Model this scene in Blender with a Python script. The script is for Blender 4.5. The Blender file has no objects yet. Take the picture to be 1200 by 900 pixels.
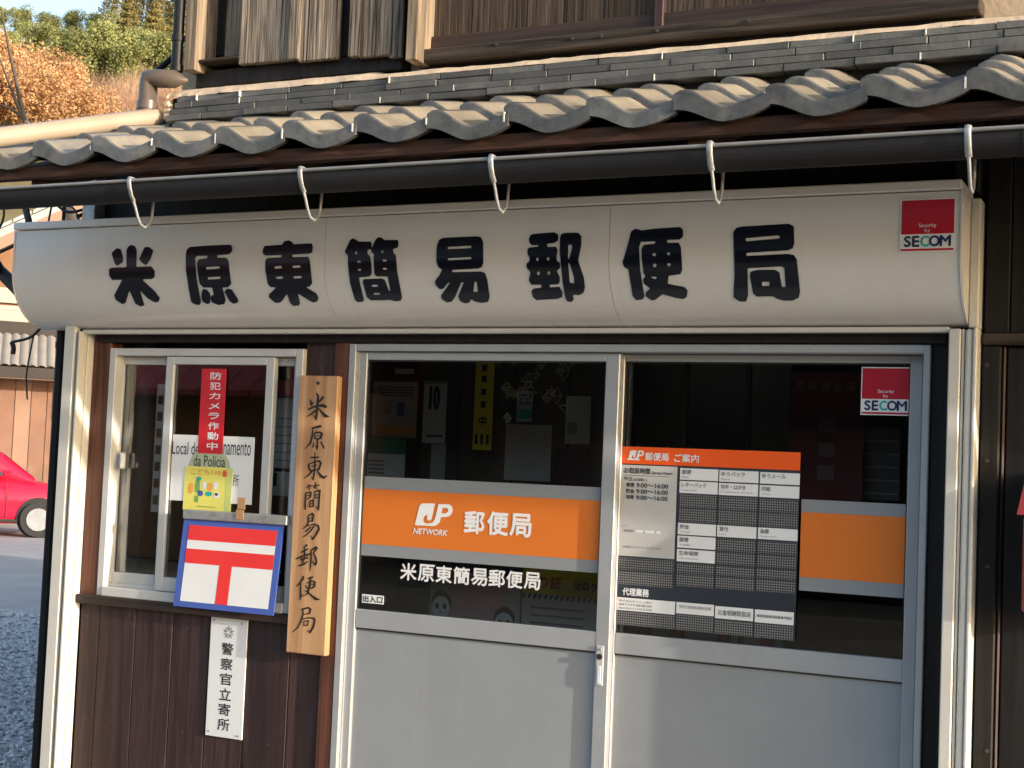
import bpy, bmesh, math, random
import numpy as np
from mathutils import Matrix, Vector

random.seed(7)
SC = bpy.context.scene
COL = SC.collection

# ------------------------------------------------------------------ camera
FPX = 1700.0                                  # focal length in pixels of the 1200 px wide photograph
YAW, PITCH, ROLL = 0.4517208, 0.05501511, 0.04182107
CAM = np.array([0.0, -4.2, 1.55])
_f = np.array([-math.sin(YAW)*math.cos(PITCH), math.cos(YAW)*math.cos(PITCH), math.sin(PITCH)])
_r = np.array([math.cos(YAW), math.sin(YAW), 0.0])
_u = np.cross(_r, _f)
CR = math.cos(ROLL)*_r + math.sin(ROLL)*_u
CU = -math.sin(ROLL)*_r + math.cos(ROLL)*_u
CF = _f
cam_data = bpy.data.cameras.new('camera')
cam_data.sensor_width = 36.0
cam_data.lens = 36.0*FPX/1200.0
cam_data.clip_start = 0.05
cam_data.clip_end = 2000.0
cam = bpy.data.objects.new('camera', cam_data)
COL.objects.link(cam)
cam.matrix_world = Matrix(((CR[0], CU[0], -CF[0], CAM[0]), (CR[1], CU[1], -CF[1], CAM[1]),
                           (CR[2], CU[2], -CF[2], CAM[2]), (0, 0, 0, 1)))
SC.camera = cam

# ------------------------------------------------------------------ sky, sun, exposure
SUN_AZ = math.radians(81.0)      # measured from the facade's normal (-Y) towards +X
SUN_EL = math.radians(11.0)
sun_dir = Vector((math.cos(SUN_EL)*math.sin(SUN_AZ), -math.cos(SUN_EL)*math.cos(SUN_AZ), math.sin(SUN_EL)))
world = bpy.data.worlds.new('World')
SC.world = world
world.use_nodes = True
wn = world.node_tree
wn.nodes.clear()
wo = wn.nodes.new('ShaderNodeOutputWorld')
wb = wn.nodes.new('ShaderNodeBackground')
ws = wn.nodes.new('ShaderNodeTexSky')
ws.sky_type = 'NISHITA'
ws.sun_disc = False
ws.sun_elevation = SUN_EL
ws.sun_rotation = math.atan2(sun_dir.x, sun_dir.y)
ws.altitude = 100
ws.air_density = 1.0
ws.dust_density = 2.5
ws.ozone_density = 1.0
wb.inputs['Strength'].default_value = 0.15
wn.links.new(ws.outputs['Color'], wb.inputs['Color'])
wn.links.new(wb.outputs['Background'], wo.inputs['Surface'])
sd = bpy.data.lights.new('sun', 'SUN')
sd.energy = 2.0
sd.angle = math.radians(0.53)
sd.color = (1.0, 0.89, 0.76)
sun = bpy.data.objects.new('sun', sd)
COL.objects.link(sun)
sun.rotation_euler = sun_dir.to_track_quat('Z', 'Y').to_euler()
SC.view_settings.view_transform = 'Standard'
SC.view_settings.look = 'None'
SC.view_settings.gamma = 1.0
SC.view_settings.use_curve_mapping = False
SC.view_settings.exposure = 1.65

# ------------------------------------------------------------------ pixels of the photograph to points
def P(px, py, Y=0.0):
    """point on the vertical plane y = Y seen at a pixel of the 1200x900 photograph"""
    d = CR*(px-600) + CU*(450-py) + CF*FPX
    return CAM + d*((Y-CAM[1])/d[1])

def PN(px, py, Y):
    px = np.asarray(px, float); py = np.asarray(py, float)
    d = CR[None]*(px-600)[:, None] + CU[None]*(450-py)[:, None] + CF[None]*FPX
    return CAM[None] + d*((Y-CAM[1])/d[:, 1])[:, None]

def ground_point(px, py, z=0.0):
    d = CR*(px-600) + CU*(450-py) + CF*FPX
    return CAM + d*((z-CAM[2])/d[2])

# ------------------------------------------------------------------ objects
WM = {}

def props(o, label=None, cat=None, group=None, kind=None):
    if label: o['label'] = label
    if cat: o['category'] = cat
    if group: o['group'] = group
    if kind: o['kind'] = kind
    return o

def link(o, parent=None, loc=None, local=False):
    COL.objects.link(o)
    if parent is None:
        if loc is not None: o.location = loc
        WM[o.name] = Matrix.Translation(o.location)
    else:
        o.parent = parent
        if loc is not None: o.location = loc
        if not local:
            o.matrix_parent_inverse = WM[parent.name].inverted()
        WM[o.name] = Matrix.Translation(o.location)
    return o

def thing(name, loc, label, cat, group=None, rz=0.0):
    o = bpy.data.objects.new(name, None)
    o.empty_display_size = 0.1
    COL.objects.link(o)
    o.location = loc
    o.rotation_euler = (0, 0, rz)
    WM[o.name] = Matrix.Translation(Vector(loc)) @ Matrix.Rotation(rz, 4, 'Z')
    return props(o, label, cat, group)

class MB:
    """collects boxes, tubes and sheets; build() links them as one mesh object"""
    def __init__(self):
        self.v = []; self.f = []; self.m = []; self.smooth = []
    def add(self, verts, faces, smooth=False):
        n = len(self.v)
        self.v += [tuple(map(float, p)) for p in verts]
        self.f += [tuple(i+n for i in q) for q in faces]
        self.smooth += [smooth]*len(faces)
        return self
    def box(self, x0, x1, y0, y1, z0, z1, bev=0.0):
        if x0 > x1: x0, x1 = x1, x0
        if y0 > y1: y0, y1 = y1, y0
        if z0 > z1: z0, z1 = z1, z0
        b = min(bev, (x1-x0)*.45, (y1-y0)*.45, (z1-z0)*.45)
        if b <= 0:
            vs = [(x, y, z) for z in (z0, z1) for y in (y0, y1) for x in (x0, x1)]
            return self.add(vs, [(0, 2, 3, 1), (4, 5, 7, 6), (0, 1, 5, 4), (2, 6, 7, 3), (0, 4, 6, 2), (1, 3, 7, 5)])
        bm = bmesh.new()
        bmesh.ops.create_cube(bm, size=1.0)
        for v in bm.verts:
            v.co = Vector(((x0+x1)/2+v.co.x*(x1-x0), (y0+y1)/2+v.co.y*(y1-y0), (z0+z1)/2+v.co.z*(z1-z0)))
        bmesh.ops.bevel(bm, geom=list(bm.edges), offset=b, segments=1, affect='EDGES')
        bm.verts.index_update()
        self.add([v.co[:] for v in bm.verts], [[v.index for v in f.verts] for f in bm.faces])
        bm.free()
        return self
    def tube(self, pts, r, n=10, cap=True, flat=None):
        pts = [Vector(p) for p in pts]
        rr = r if isinstance(r, (list, tuple)) else [r]*len(pts)
        rings = []
        up = None
        for i, p in enumerate(pts):
            t = (pts[min(i+1, len(pts)-1)]-pts[max(i-1, 0)]).normalized()
            if up is None:
                up = Vector((0, 0, 1)) if abs(t.z) < .9 else Vector((1, 0, 0))
            a = t.cross(up).normalized(); b = a.cross(t).normalized(); up = b
            fl = flat or 1.0
            rings.append([p+(a*math.cos(2*math.pi*k/n)*fl+b*math.sin(2*math.pi*k/n))*rr[i] for k in range(n)])
        vs = [v for ring in rings for v in ring]
        fs = []
        for i in range(len(pts)-1):
            for k in range(n):
                fs.append((i*n+k, i*n+(k+1) % n, (i+1)*n+(k+1) % n, (i+1)*n+k))
        self.add(vs, fs, True)
        if cap:
            self.add(rings[0], [tuple(range(n))]); self.add(rings[-1], [tuple(reversed(range(n)))])
        return self
    def extrude_x(self, prof, x0, x1, closed=True, smooth=False):
        """a YZ profile swept along X"""
        n = len(prof)
        vs = [(x0, y, z) for y, z in prof]+[(x1, y, z) for y, z in prof]
        rng = range(n) if closed else range(n-1)
        self.add(vs, [(i, (i+1) % n, n+(i+1) % n, n+i) for i in rng], smooth)
        if closed:
            self.add([(x0, y, z) for y, z in prof], [tuple(reversed(range(n)))])
            self.add([(x1, y, z) for y, z in prof], [tuple(range(n))])
        return self
    def poly_y(self, pts, y0, y1):
        """an XZ outline given depth from y0 to y1"""
        n = len(pts)
        vs = [(x, y0, z) for x, z in pts]+[(x, y1, z) for x, z in pts]
        self.add(vs, [tuple(range(n)), tuple(reversed(range(n, 2*n)))]+[(i, n+i, n+(i+1) % n, (i+1) % n) for i in range(n)])
        return self
    def quad(self, a, b, c, d):
        return self.add([a, b, c, d], [(0, 1, 2, 3)])
    def mesh(self, name, mat, origin=None):
        me = bpy.data.meshes.new(name)
        vs = np.array(self.v, float)
        if origin is None:
            lo, hi = vs.min(0), vs.max(0)
            origin = ((lo[0]+hi[0])/2, (lo[1]+hi[1])/2, lo[2])
        vs = vs-np.array(origin)
        me.from_pydata(vs.tolist(), [], self.f)
        me.update()
        me.polygons.foreach_set('use_smooth', self.smooth)
        for m in (mat if isinstance(mat, (list, tuple)) else [mat]):
            me.materials.append(m)
        return me, Vector(origin)
    def build(self, name, mat, parent=None, label=None, cat=None, group=None, kind=None, local=False):
        me, org = self.mesh(name, mat)
        o = bpy.data.objects.new(name, me)
        link(o, parent, org, local)
        return props(o, label, cat, group, kind)

def fix_normals(o):
    bm = bmesh.new(); bm.from_mesh(o.data)
    bmesh.ops.recalc_face_normals(bm, faces=bm.faces)
    bm.to_mesh(o.data); bm.free()
    return o

# ------------------------------------------------------------------ materials
def nodes_of(name):
    m = bpy.data.materials.new(name); m.use_nodes = True
    nt = m.node_tree
    return m, nt, nt.nodes, nt.links, nt.nodes['Principled BSDF']

def rgb(c): return (c[0], c[1], c[2], 1.0)

def paint(name, col, rough=.5, var=.08, scale=5, bump=0.0, bscale=40, metal=0.0, spec=.5, stretch=(1, 1, 1), obvar=0.0, dark=None, dark_amt=0.0, wave=0.0, streak=None, streak_amt=0.0):
    """painted, printed, metal or stone surface: uneven colour, optional stains, fine relief"""
    m, nt, N, L, b = nodes_of(name)
    tc = N.new('ShaderNodeTexCoord'); mp = N.new('ShaderNodeMapping'); oi = N.new('ShaderNodeObjectInfo')
    ml = N.new('ShaderNodeMath'); ml.operation = 'MULTIPLY'; ml.inputs[1].default_value = 61.0
    L.new(oi.outputs['Random'], ml.inputs[0]); L.new(ml.outputs[0], mp.inputs['Location'])
    L.new(tc.outputs['Object'], mp.inputs['Vector']); mp.inputs['Scale'].default_value = stretch
    nz = N.new('ShaderNodeTexNoise'); nz.inputs['Scale'].default_value = scale; nz.inputs['Detail'].default_value = 6
    nz.inputs['Roughness'].default_value = .65
    L.new(mp.outputs[0], nz.inputs['Vector'])
    cr = N.new('ShaderNodeValToRGB')
    cr.color_ramp.elements[0].position = .28; cr.color_ramp.elements[1].position = .72
    cr.color_ramp.elements[0].color = rgb([max(0, c*(1-var)) for c in col])
    cr.color_ramp.elements[1].color = rgb([min(1, c*(1+var)) for c in col])
    L.new(nz.outputs['Fac'], cr.inputs['Fac'])
    out = cr.outputs['Color']
    if dark is not None:
        n2 = N.new('ShaderNodeTexNoise'); n2.inputs['Scale'].default_value = scale*.55; n2.inputs['Detail'].default_value = 9
        n2.inputs['Roughness'].default_value = .72
        L.new(mp.outputs[0], n2.inputs['Vector'])
        r2 = N.new('ShaderNodeValToRGB'); r2.color_ramp.elements[0].position = .5; r2.color_ramp.elements[1].position = .7
        r2.color_ramp.elements[0].color = (0, 0, 0, 1); r2.color_ramp.elements[1].color = (dark_amt,)*3+(1,)
        L.new(n2.outputs['Fac'], r2.inputs['Fac'])
        mx = N.new('ShaderNodeMixRGB'); mx.inputs[2].default_value = rgb(dark)
        L.new(r2.outputs['Color'], mx.inputs[0]); L.new(out, mx.inputs[1]); out = mx.outputs[0]
    if streak is not None:
        mps = N.new('ShaderNodeMapping'); mps.inputs['Scale'].default_value = (26, 26, .9); L.new(tc.outputs['Object'], mps.inputs['Vector']); L.new(ml.outputs[0], mps.inputs['Location'])
        ns = N.new('ShaderNodeTexNoise'); ns.inputs['Scale'].default_value = 1.0; ns.inputs['Detail'].default_value = 6; ns.inputs['Roughness'].default_value = .7
        L.new(mps.outputs[0], ns.inputs['Vector'])
        rs = N.new('ShaderNodeValToRGB'); rs.color_ramp.elements[0].position = .50; rs.color_ramp.elements[1].position = .78
        rs.color_ramp.elements[0].color = (0, 0, 0, 1); rs.color_ramp.elements[1].color = (streak_amt,)*3+(1,)
        L.new(ns.outputs['Fac'], rs.inputs['Fac'])
        mxs = N.new('ShaderNodeMixRGB'); mxs.inputs[2].default_value = rgb(streak)
        L.new(rs.outputs['Color'], mxs.inputs[0]); L.new(out, mxs.inputs[1]); out = mxs.outputs[0]
    if obvar:
        hs = N.new('ShaderNodeHueSaturation')
        mr = N.new('ShaderNodeMapRange'); mr.inputs[3].default_value = 1-obvar; mr.inputs[4].default_value = 1+obvar
        L.new(oi.outputs['Random'], mr.inputs[0]); L.new(mr.outputs[0], hs.inputs['Value']); L.new(out, hs.inputs['Color'])
        out = hs.outputs['Color']
    L.new(out, b.inputs['Base Color'])
    rr = N.new('ShaderNodeMapRange'); rr.inputs[3].default_value = max(.02, rough*.8); rr.inputs[4].default_value = min(1, rough*1.2)
    L.new(nz.outputs['Fac'], rr.inputs[0]); L.new(rr.outputs[0], b.inputs['Roughness'])
    b.inputs['Metallic'].default_value = metal
    b.inputs['Specular IOR Level'].default_value = spec
    if bump:
        n3 = N.new('ShaderNodeTexNoise'); n3.inputs['Scale'].default_value = bscale; n3.inputs['Detail'].default_value = 5
        L.new(mp.outputs[0], n3.inputs['Vector'])
        bp = N.new('ShaderNodeBump'); bp.inputs['Strength'].default_value = bump; bp.inputs['Distance'].default_value = .01
        L.new(n3.outputs['Fac'], bp.inputs['Height']); L.new(bp.outputs[0], b.inputs['Normal'])
        if wave:
            n4 = N.new('ShaderNodeTexNoise'); n4.inputs['Scale'].default_value = 2.2; n4.inputs['Detail'].default_value = 1
            L.new(mp.outputs[0], n4.inputs['Vector'])
            b2 = N.new('ShaderNodeBump'); b2.inputs['Strength'].default_value = wave; b2.inputs['Distance'].default_value = .05
            L.new(n4.outputs['Fac'], b2.inputs['Height']); L.new(b2.outputs[0], bp.inputs['Normal'])
    return m

def wood(name, c_dark, c_light, rough=.8, along='z', grain=1.0, bump=.35, obvar=.18, spec=.3, knots=0.0, pale=None, pale_amt=0.0):
    """timber with grain along one axis"""
    m, nt, N, L, b = nodes_of(name)
    tc = N.new('ShaderNodeTexCoord'); mp = N.new('ShaderNodeMapping'); oi = N.new('ShaderNodeObjectInfo')
    ml = N.new('ShaderNodeMath'); ml.operation = 'MULTIPLY'; ml.inputs[1].default_value = 43.0
    L.new(oi.outputs['Random'], ml.inputs[0]); L.new(ml.outputs[0], mp.inputs['Location'])
    L.new(tc.outputs['Object'], mp.inputs['Vector'])
    hi, lo = 42*grain, 1.6*min(grain, 1.3)
    mp.inputs['Scale'].default_value = (hi, hi, lo) if along == 'z' else (lo, hi, hi)
    n1 = N.new('ShaderNodeTexNoise'); n1.inputs['Scale'].default_value = 1.0; n1.inputs['Detail'].default_value = 7
    n1.inputs['Roughness'].default_value = .6; n1.inputs['Distortion'].default_value = .6
    L.new(mp.outputs[0], n1.inputs['Vector'])
    n2 = N.new('ShaderNodeTexNoise'); n2.inputs['Scale'].default_value = 3.3; n2.inputs['Detail'].default_value = 3
    L.new(mp.outputs[0], n2.inputs['Vector'])
    mx = N.new('ShaderNodeMath'); mx.operation = 'MULTIPLY_ADD'; mx.inputs[1].default_value = .35
    L.new(n2.outputs['Fac'], mx.inputs[0]); L.new(n1.outputs['Fac'], mx.inputs[2])
    cr = N.new('ShaderNodeValToRGB')
    cr.color_ramp.elements[0].position = .52; cr.color_ramp.elements[1].position = .84
    cr.color_ramp.elements[0].color = rgb(c_dark); cr.color_ramp.elements[1].color = rgb(c_light)
    L.new(mx.outputs[0], cr.inputs['Fac'])
    out = cr.outputs['Color']
    if pale is not None:
        mp2 = N.new('ShaderNodeMapping'); L.new(tc.outputs['Object'], mp2.inputs['Vector']); L.new(ml.outputs[0], mp2.inputs['Location'])
        mp2.inputs['Scale'].default_value = (9, 9, 2.2) if along == 'z' else (2.2, 9, 9)
        n5 = N.new('ShaderNodeTexNoise'); n5.inputs['Scale'].default_value = 1.7; n5.inputs['Detail'].default_value = 8; n5.inputs['Roughness'].default_value = .75
        L.new(mp2.outputs[0], n5.inputs['Vector'])
        r5 = N.new('ShaderNodeValToRGB'); r5.color_ramp.elements[0].position = .58; r5.color_ramp.elements[1].position = .74
        r5.color_ramp.elements[0].color = (0, 0, 0, 1); r5.color_ramp.elements[1].color = (pale_amt,)*3+(1,)
        L.new(n5.outputs['Fac'], r5.inputs['Fac'])
        m5 = N.new('ShaderNodeMixRGB'); m5.inputs[2].default_value = rgb(pale)
        L.new(r5.outputs['Color'], m5.inputs[0]); L.new(out, m5.inputs[1]); out = m5.outputs[0]
    hs = N.new('ShaderNodeHueSaturation')
    mr = N.new('ShaderNodeMapRange'); mr.inputs[3].default_value = 1-obvar; mr.inputs[4].default_value = 1+obvar
    L.new(oi.outputs['Random'], mr.inputs[0]); L.new(mr.outputs[0], hs.inputs['Value']); L.new(out, hs.inputs['Color'])
    L.new(hs.outputs['Color'], b.inputs['Base Color'])
    b.inputs['Roughness'].default_value = rough
    b.inputs['Specular IOR Level'].default_value = spec
    bp = N.new('ShaderNodeBump'); bp.inputs['Strength'].default_value = bump; bp.inputs['Distance'].default_value = .006
    L.new(mx.outputs[0], bp.inputs['Height']); L.new(bp.outputs[0], b.inputs['Normal'])
    return m

def glass(name, tint=(.965, .98, .975), extra=0.0):
    m, nt, N, L, b = nodes_of(name)
    N.remove(b)
    o = N['Material Output']
    t = N.new('ShaderNodeBsdfTransparent'); t.inputs[0].default_value = rgb(tint)
    g = N.new('ShaderNodeBsdfGlossy'); g.inputs['Roughness'].default_value = .01
    fr = N.new('ShaderNodeFresnel'); fr.inputs[0].default_value = 1.5
    mx = N.new('ShaderNodeMixShader')
    L.new(fr.outputs[0], mx.inputs[0]); L.new(t.outputs[0], mx.inputs[1]); L.new(g.outputs[0], mx.inputs[2])
    L.new(mx.outputs[0], o.inputs['Surface'])
    return m

MAT = dict(
    cream=paint('cream_sheet_metal', (.72, .71, .69), .26, .03, 3, .03, 30, spec=.5, wave=.14, streak=(.46, .42, .35), streak_amt=.14),
    rail=paint('cream_rail', (.60, .585, .54), .42, .06, 6, .03, 60, dark=(.44, .40, .33), dark_amt=.25, streak=(.50, .46, .39), streak_amt=.15),
    navy=paint('navy_lettering', (.006, .008, .016), .16, .1, 6, spec=.5),
    alu=paint('anodised_aluminium', (.40, .42, .44), .38, .05, 10, .02, 120, metal=.25, dark=(.26, .25, .24), dark_amt=.2),
    alu_w=paint('pale_window_aluminium', (.56, .56, .55), .42, .05, 10, .02, 120, metal=.1, dark=(.36, .34, .31), dark_amt=.25),
    panel=paint('grey_door_panel', (.285, .305, .325), .36, .06, 3, .03, 60, dark=(.23, .235, .24), dark_amt=.4, wave=.10, streak=(.36, .37, .38), streak_amt=.25),
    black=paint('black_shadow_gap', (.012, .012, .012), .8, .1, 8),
    rubber=paint('black_gasket', (.015, .015, .016), .6, .1, 8),
    gutter=paint('dark_brown_gutter', (.016, .0155, .017), .62, .12, 6, .02, 40, dark=(.03, .028, .026), dark_amt=.4, spec=.3),
    bead=paint('highlit_gutter_bead', (.30, .29, .28), .35, .15, 14, metal=.3),  # pale grey puts the lip's highlight line into the colour
    galv=paint('galvanised_hook', (.40, .40, .39), .42, .25, 25, .1, 90, metal=.45, dark=(.22, .18, .14), dark_amt=.5),
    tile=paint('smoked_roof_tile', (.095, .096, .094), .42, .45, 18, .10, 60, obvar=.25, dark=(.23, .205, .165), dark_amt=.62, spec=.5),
    tile_top_lit=paint('sunlit_weathered_tile_top', (.29, .25, .19), .42, .20, 9, .12, 60, obvar=.18, dark=(.14, .135, .125), dark_amt=.7, spec=.6),  # sunlight and sheen on the tops put into the tan, over some dust
    ridge=paint('ridge_tile', (.095, .094, .089), .62, .22, 9, .16, 70, obvar=.30, dark=(.19, .185, .17), dark_amt=.45),
    mortar=paint('pale_mortar', (.62, .48, .34), .9, .14, 14, .35, 55, dark=(.40, .33, .25), dark_amt=.5),
    mortar_joint=paint('lime_joint', (.55, .54, .50), .9, .14, 14, .3, 80),
    old=wood('weathered_grey_timber', (.016, .0135, .012), (.36, .30, .24), .92, 'z', 2.6, 1.6, .30),
    old_brown=wood('weathered_brown_timber', (.020, .0145, .0115), (.092, .066, .049), .85, 'z', 1.8, .9, .2),
    old_x=wood('weathered_sill_timber', (.014, .011, .010), (.075, .058, .046), .85, 'x', 1.0, .6, .12),
    pillar=wood('sun_bleached_pillar', (.11, .085, .062), (.36, .28, .20), .85, 'z', .8, .5, .1),
    stain=wood('dark_stained_board', (.018, .009, .0095), (.054, .027, .026), .62, 'z', .8, .25, .26, .4, pale=(.18, .13, .11), pale_amt=.42),
    stain_x=wood('dark_stained_rail', (.020, .012, .010), (.060, .036, .028), .65, 'x', .6, .2, .1, .4),
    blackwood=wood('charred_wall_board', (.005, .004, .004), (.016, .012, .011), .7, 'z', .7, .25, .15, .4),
    redwood=wood('reddish_post', (.055, .020, .012), (.17, .062, .034), .62, 'z', .8, .3, .08, .4),
    fascia=wood('brown_fascia', (.030, .014, .010), (.075, .036, .025), .8, 'x', .8, .3, .1),
    cedar=wood('oiled_cedar', (.40, .205, .095), (.58, .35, .18), .5, 'z', .55, .12, .02, .4),
    ink=paint('sumi_ink', (.022, .015, .011), .45, .15, 20),
    glass=glass('window_glass'),
    nail=paint('dark_nail', (.05, .045, .04), .6, .2, 20),
    white=paint('white_enamel', (.74, .76, .78), .3, .03, 8, dark=(.6, .6, .58), dark_amt=.15),
    print_black=paint('black_print', (.02, .02, .022), .5, .05, 8),
    print_grey=paint('grey_print', (.16, .16, .17), .5, .05, 8),
    white_print=paint('white_print', (.80, .80, .80), .5, .03, 8),
    paper=paint('white_paper', (.78, .79, .79), .6, .04, 6),
    paper_grey=paint('warm_paper', (.52, .51, .49), .6, .05, 6),
    red=paint('red_print', (.62, .012, .020), .45, .06, 6),
    dim_red=paint('dim_red_poster', (.16, .012, .016), .6, .15, 6),
    dim_pink=paint('dim_pink_print', (.26, .12, .12), .6, .1, 6),
    red_dark=paint('deep_red_print', (.45, .008, .022), .35, .08, 6),
    flag_red=paint('postal_red', (.80, .035, .030), .45, .05, 6),
    flag_blue=paint('postal_blue', (.060, .110, .42), .45, .06, 6),
    teal=paint('teal_print', (.02, .42, .38), .4, .05, 6),
    navy_print=paint('navy_print', (.012, .020, .10), .4, .05, 6),
    orange=paint('orange_film', (.70, .18, .025), .35, .04, 5),
    orange_hot=paint('orange_header', (.90, .115, .012), .35, .04, 5),
    grey_film=paint('grey_film', (.26, .275, .29), .35, .04, 5),
    slate_print=paint('slate_print', (.030, .038, .050), .4, .08, 5),
    yellow=paint('yellow_sticker', (.82, .76, .16), .45, .05, 6),
    yellow_green=paint('faded_sticker_edge', (.60, .68, .22), .45, .05, 6),
    orange_print=paint('orange_print', (.85, .38, .08), .45, .05, 6),
    green_print=paint('green_print', (.18, .40, .12), .45, .05, 6),
    dull_green=paint('dull_green_print', (.02, .20, .11), .5, .05, 6),
    pink_print=paint('pink_print', (.62, .36, .36), .5, .05, 6),
    banner=paint('yellow_banner', (.80, .66, .06), .6, .06, 6),
    tape=paint('kraft_tape', (.45, .25, .12), .5, .06, 8),
    pipe=paint('brown_drain_pipe', (.11, .085, .068), .36, .10, 6, .02, 30),
    pipe_pale=paint('pale_drain_pipe', (.34, .28, .22), .42, .08, 6, dark=(.4, .32, .25), dark_amt=.3),
    pipe_dark=paint('dark_downpipe', (.012, .012, .014), .5, .10, 6, spec=.25),
    cable=paint('black_cable', (.010, .010, .011), .55, .1, 8),
    inner=paint('dim_inner_wall', (.12, .092, .074), .75, .2, 3),
    inner_floor=paint('inner_floor', (.14, .12, .10), .6, .1, 3),
    curtain=paint('grey_blind', (.34, .34, .32), .8, .06, 3),
    straw=paint('straw', (.55, .46, .25), .6, .1, 9),
    duct=paint('grey_pvc_duct', (.20, .21, .21), .5, .1, 6),
)
# ------------------------------------------------------------------ lettering
def sd_poly(px, py, pts):
    d = np.full(px.shape, 1e9); s = np.ones(px.shape)
    n = len(pts)
    for i in range(n):
        ax, ay = pts[i]; bx, by = pts[i-1]
        ex, ey = bx-ax, by-ay
        wx, wy = px-ax, py-ay
        t = np.clip((wx*ex+wy*ey)/(ex*ex+ey*ey+1e-12), 0, 1)
        d = np.minimum(d, (wx-ex*t)**2+(wy-ey*t)**2)
        c1 = py >= ay; c2 = py < by; c3 = ex*wy > ey*wx
        s = np.where((c1 & c2 & c3) | (~c1 & ~c2 & ~c3), -s, s)
    return s*np.sqrt(d)

def sd_stroke(px, py, pts):
    d = np.full(px.shape, 1e9)
    for (ax, ay, ar), (bx, by, br) in zip(pts[:-1], pts[1:]):
        ex, ey = bx-ax, by-ay
        t = np.clip(((px-ax)*ex+(py-ay)*ey)/(ex*ex+ey*ey+1e-12), 0, 1)
        d = np.minimum(d, np.hypot(px-ax-ex*t, py-ay-ey*t)-(ar+(br-ar)*t))
    return d

def contour_mesh(name, field, gx, gy, mapfn, mat, parent):
    """fills the region field < 0 of a grid with faces and maps it onto a surface"""
    ny, nx = field.shape
    verts = []; faces = []; cache = {}
    def gv(i, j):
        k = (i, j)
        if k not in cache:
            cache[k] = len(verts); verts.append((gx[j], gy[i]))
        return cache[k]
    def ev(i0, j0, i1, j1):
        k = (i0, j0, i1, j1) if (i0, j0) < (i1, j1) else (i1, j1, i0, j0)
        if k not in cache:
            a, b = field[k[0], k[1]], field[k[2], k[3]]
            t = a/(a-b)
            cache[k] = len(verts)
            verts.append((gx[k[1]]+(gx[k[3]]-gx[k[1]])*t, gy[k[0]]+(gy[k[2]]-gy[k[0]])*t))
        return cache[k]
    ins = field < 0
    any_in = ins[:-1, :-1] | ins[1:, :-1] | ins[:-1, 1:] | ins[1:, 1:]
    for i, j in zip(*np.nonzero(any_in)):
        c = [(i, j), (i, j+1), (i+1, j+1), (i+1, j)]
        f = []
        for k in range(4):
            a, b = c[k], c[(k+1) % 4]
            if ins[a]: f.append(gv(*a))
            if ins[a] != ins[b]: f.append(ev(a[0], a[1], b[0], b[1]))
        if len(f) > 2: faces.append(f[::-1])
    v = np.array(verts)
    p3 = mapfn(v[:, 0], v[:, 1])
    mb = MB(); mb.v = [tuple(q) for q in p3]; mb.f = [tuple(f) for f in faces]; mb.smooth = [True]*len(faces)
    return mb.build(name, mat, parent)

def glyph(name, off, s, adds, subs, mapfn, mat, parent, step=.55, blur=2, strokes=False):
    conv = lambda pts: [(off[0]+p[0]/s, off[1]+p[1]/s)+((p[2]/s,) if len(p) > 2 else ()) for p in pts]
    adds = [conv(a) for a in adds]; subs = [conv(a) for a in subs]
    allp = np.array([p[:2] for a in adds for p in a])
    lo, hi = allp.min(0)-3, allp.max(0)+3
    gx = np.arange(lo[0], hi[0], step); gy = np.arange(lo[1], hi[1], step)
    X, Y = np.meshgrid(gx, gy)
    f = np.full(X.shape, 1e9)
    for a in adds: f = np.minimum(f, sd_stroke(X, Y, a) if strokes else sd_poly(X, Y, a))
    for a in subs: f = np.maximum(f, -sd_poly(X, Y, a))
    f = np.clip(f, -4, 4)
    for _ in range(blur):
        g = np.pad(f, 1, mode='edge')
        f = (g[1:-1, 1:-1]*2+g[:-2, 1:-1]+g[2:, 1:-1]+g[1:-1, :-2]+g[1:-1, 2:])/6
    f = np.where(np.abs(f) < 1e-6, 1e-6, f)
    return contour_mesh(name, f, gx, gy, mapfn, mat, parent)

_tc = bpy.data.curves.new('lettering', 'FONT')
_to = bpy.data.objects.new('lettering', _tc)
_tc.fill_mode = 'FRONT'
_tc.resolution_u = 3
COL.objects.link(_to)
TEXT_CACHE = {}
def text_arrays(s, bold=0.0, shear=0.0, vertical=False):
    bold = 0.0
    k = (s, bold, shear, vertical)
    if k not in TEXT_CACHE:
        _tc.body = '\n'.join(s) if vertical else s
        _tc.offset = bold; _tc.shear = shear
        _tc.align_x = 'CENTER' if vertical else 'LEFT'
        _tc.space_line = .92
        bpy.context.view_layer.update()
        dg = bpy.context.evaluated_depsgraph_get()
        ev = _to.evaluated_get(dg)
        me = ev.to_mesh()
        v = np.array([x.co[:2] for x in me.vertices]).reshape(-1, 2)
        f = [tuple(p.vertices) for p in me.polygons]
        ev.to_mesh_clear()
        TEXT_CACHE[k] = (v, f)
    return TEXT_CACHE[k]

def text_rect(s, x0, x1, z0, z1, y, mat, parent=None, bold=0.0, shear=0.0, vertical=False, name='lettering', **kw):
    """text whose ink fills a rectangle of a plane y = const"""
    v, f = text_arrays(s, bold, shear, vertical)
    lo, hi = v.min(0), v.max(0)
    q = (v-lo)/np.maximum(hi-lo, 1e-6)
    mb = MB()
    # heavier weights: a few copies a hair apart, each a little further out
    em = (z1-z0)*(1.0 if not vertical else 1.0/len(s))
    e = bold*em*1.15
    offs = [(0, 0)] if e < 1e-5 else [(0, 0), (-e, 0), (e, 0), (0, -e), (0, e)]
    for k, (ox, oz) in enumerate(offs):
        mb.add([(x0+e+a*(x1-x0-2*e)+ox, y-.00008*k, z0+e+b*(z1-z0-2*e)+oz) for a, b in q], f)
    return mb.build(name, mat, parent, **kw)

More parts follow.
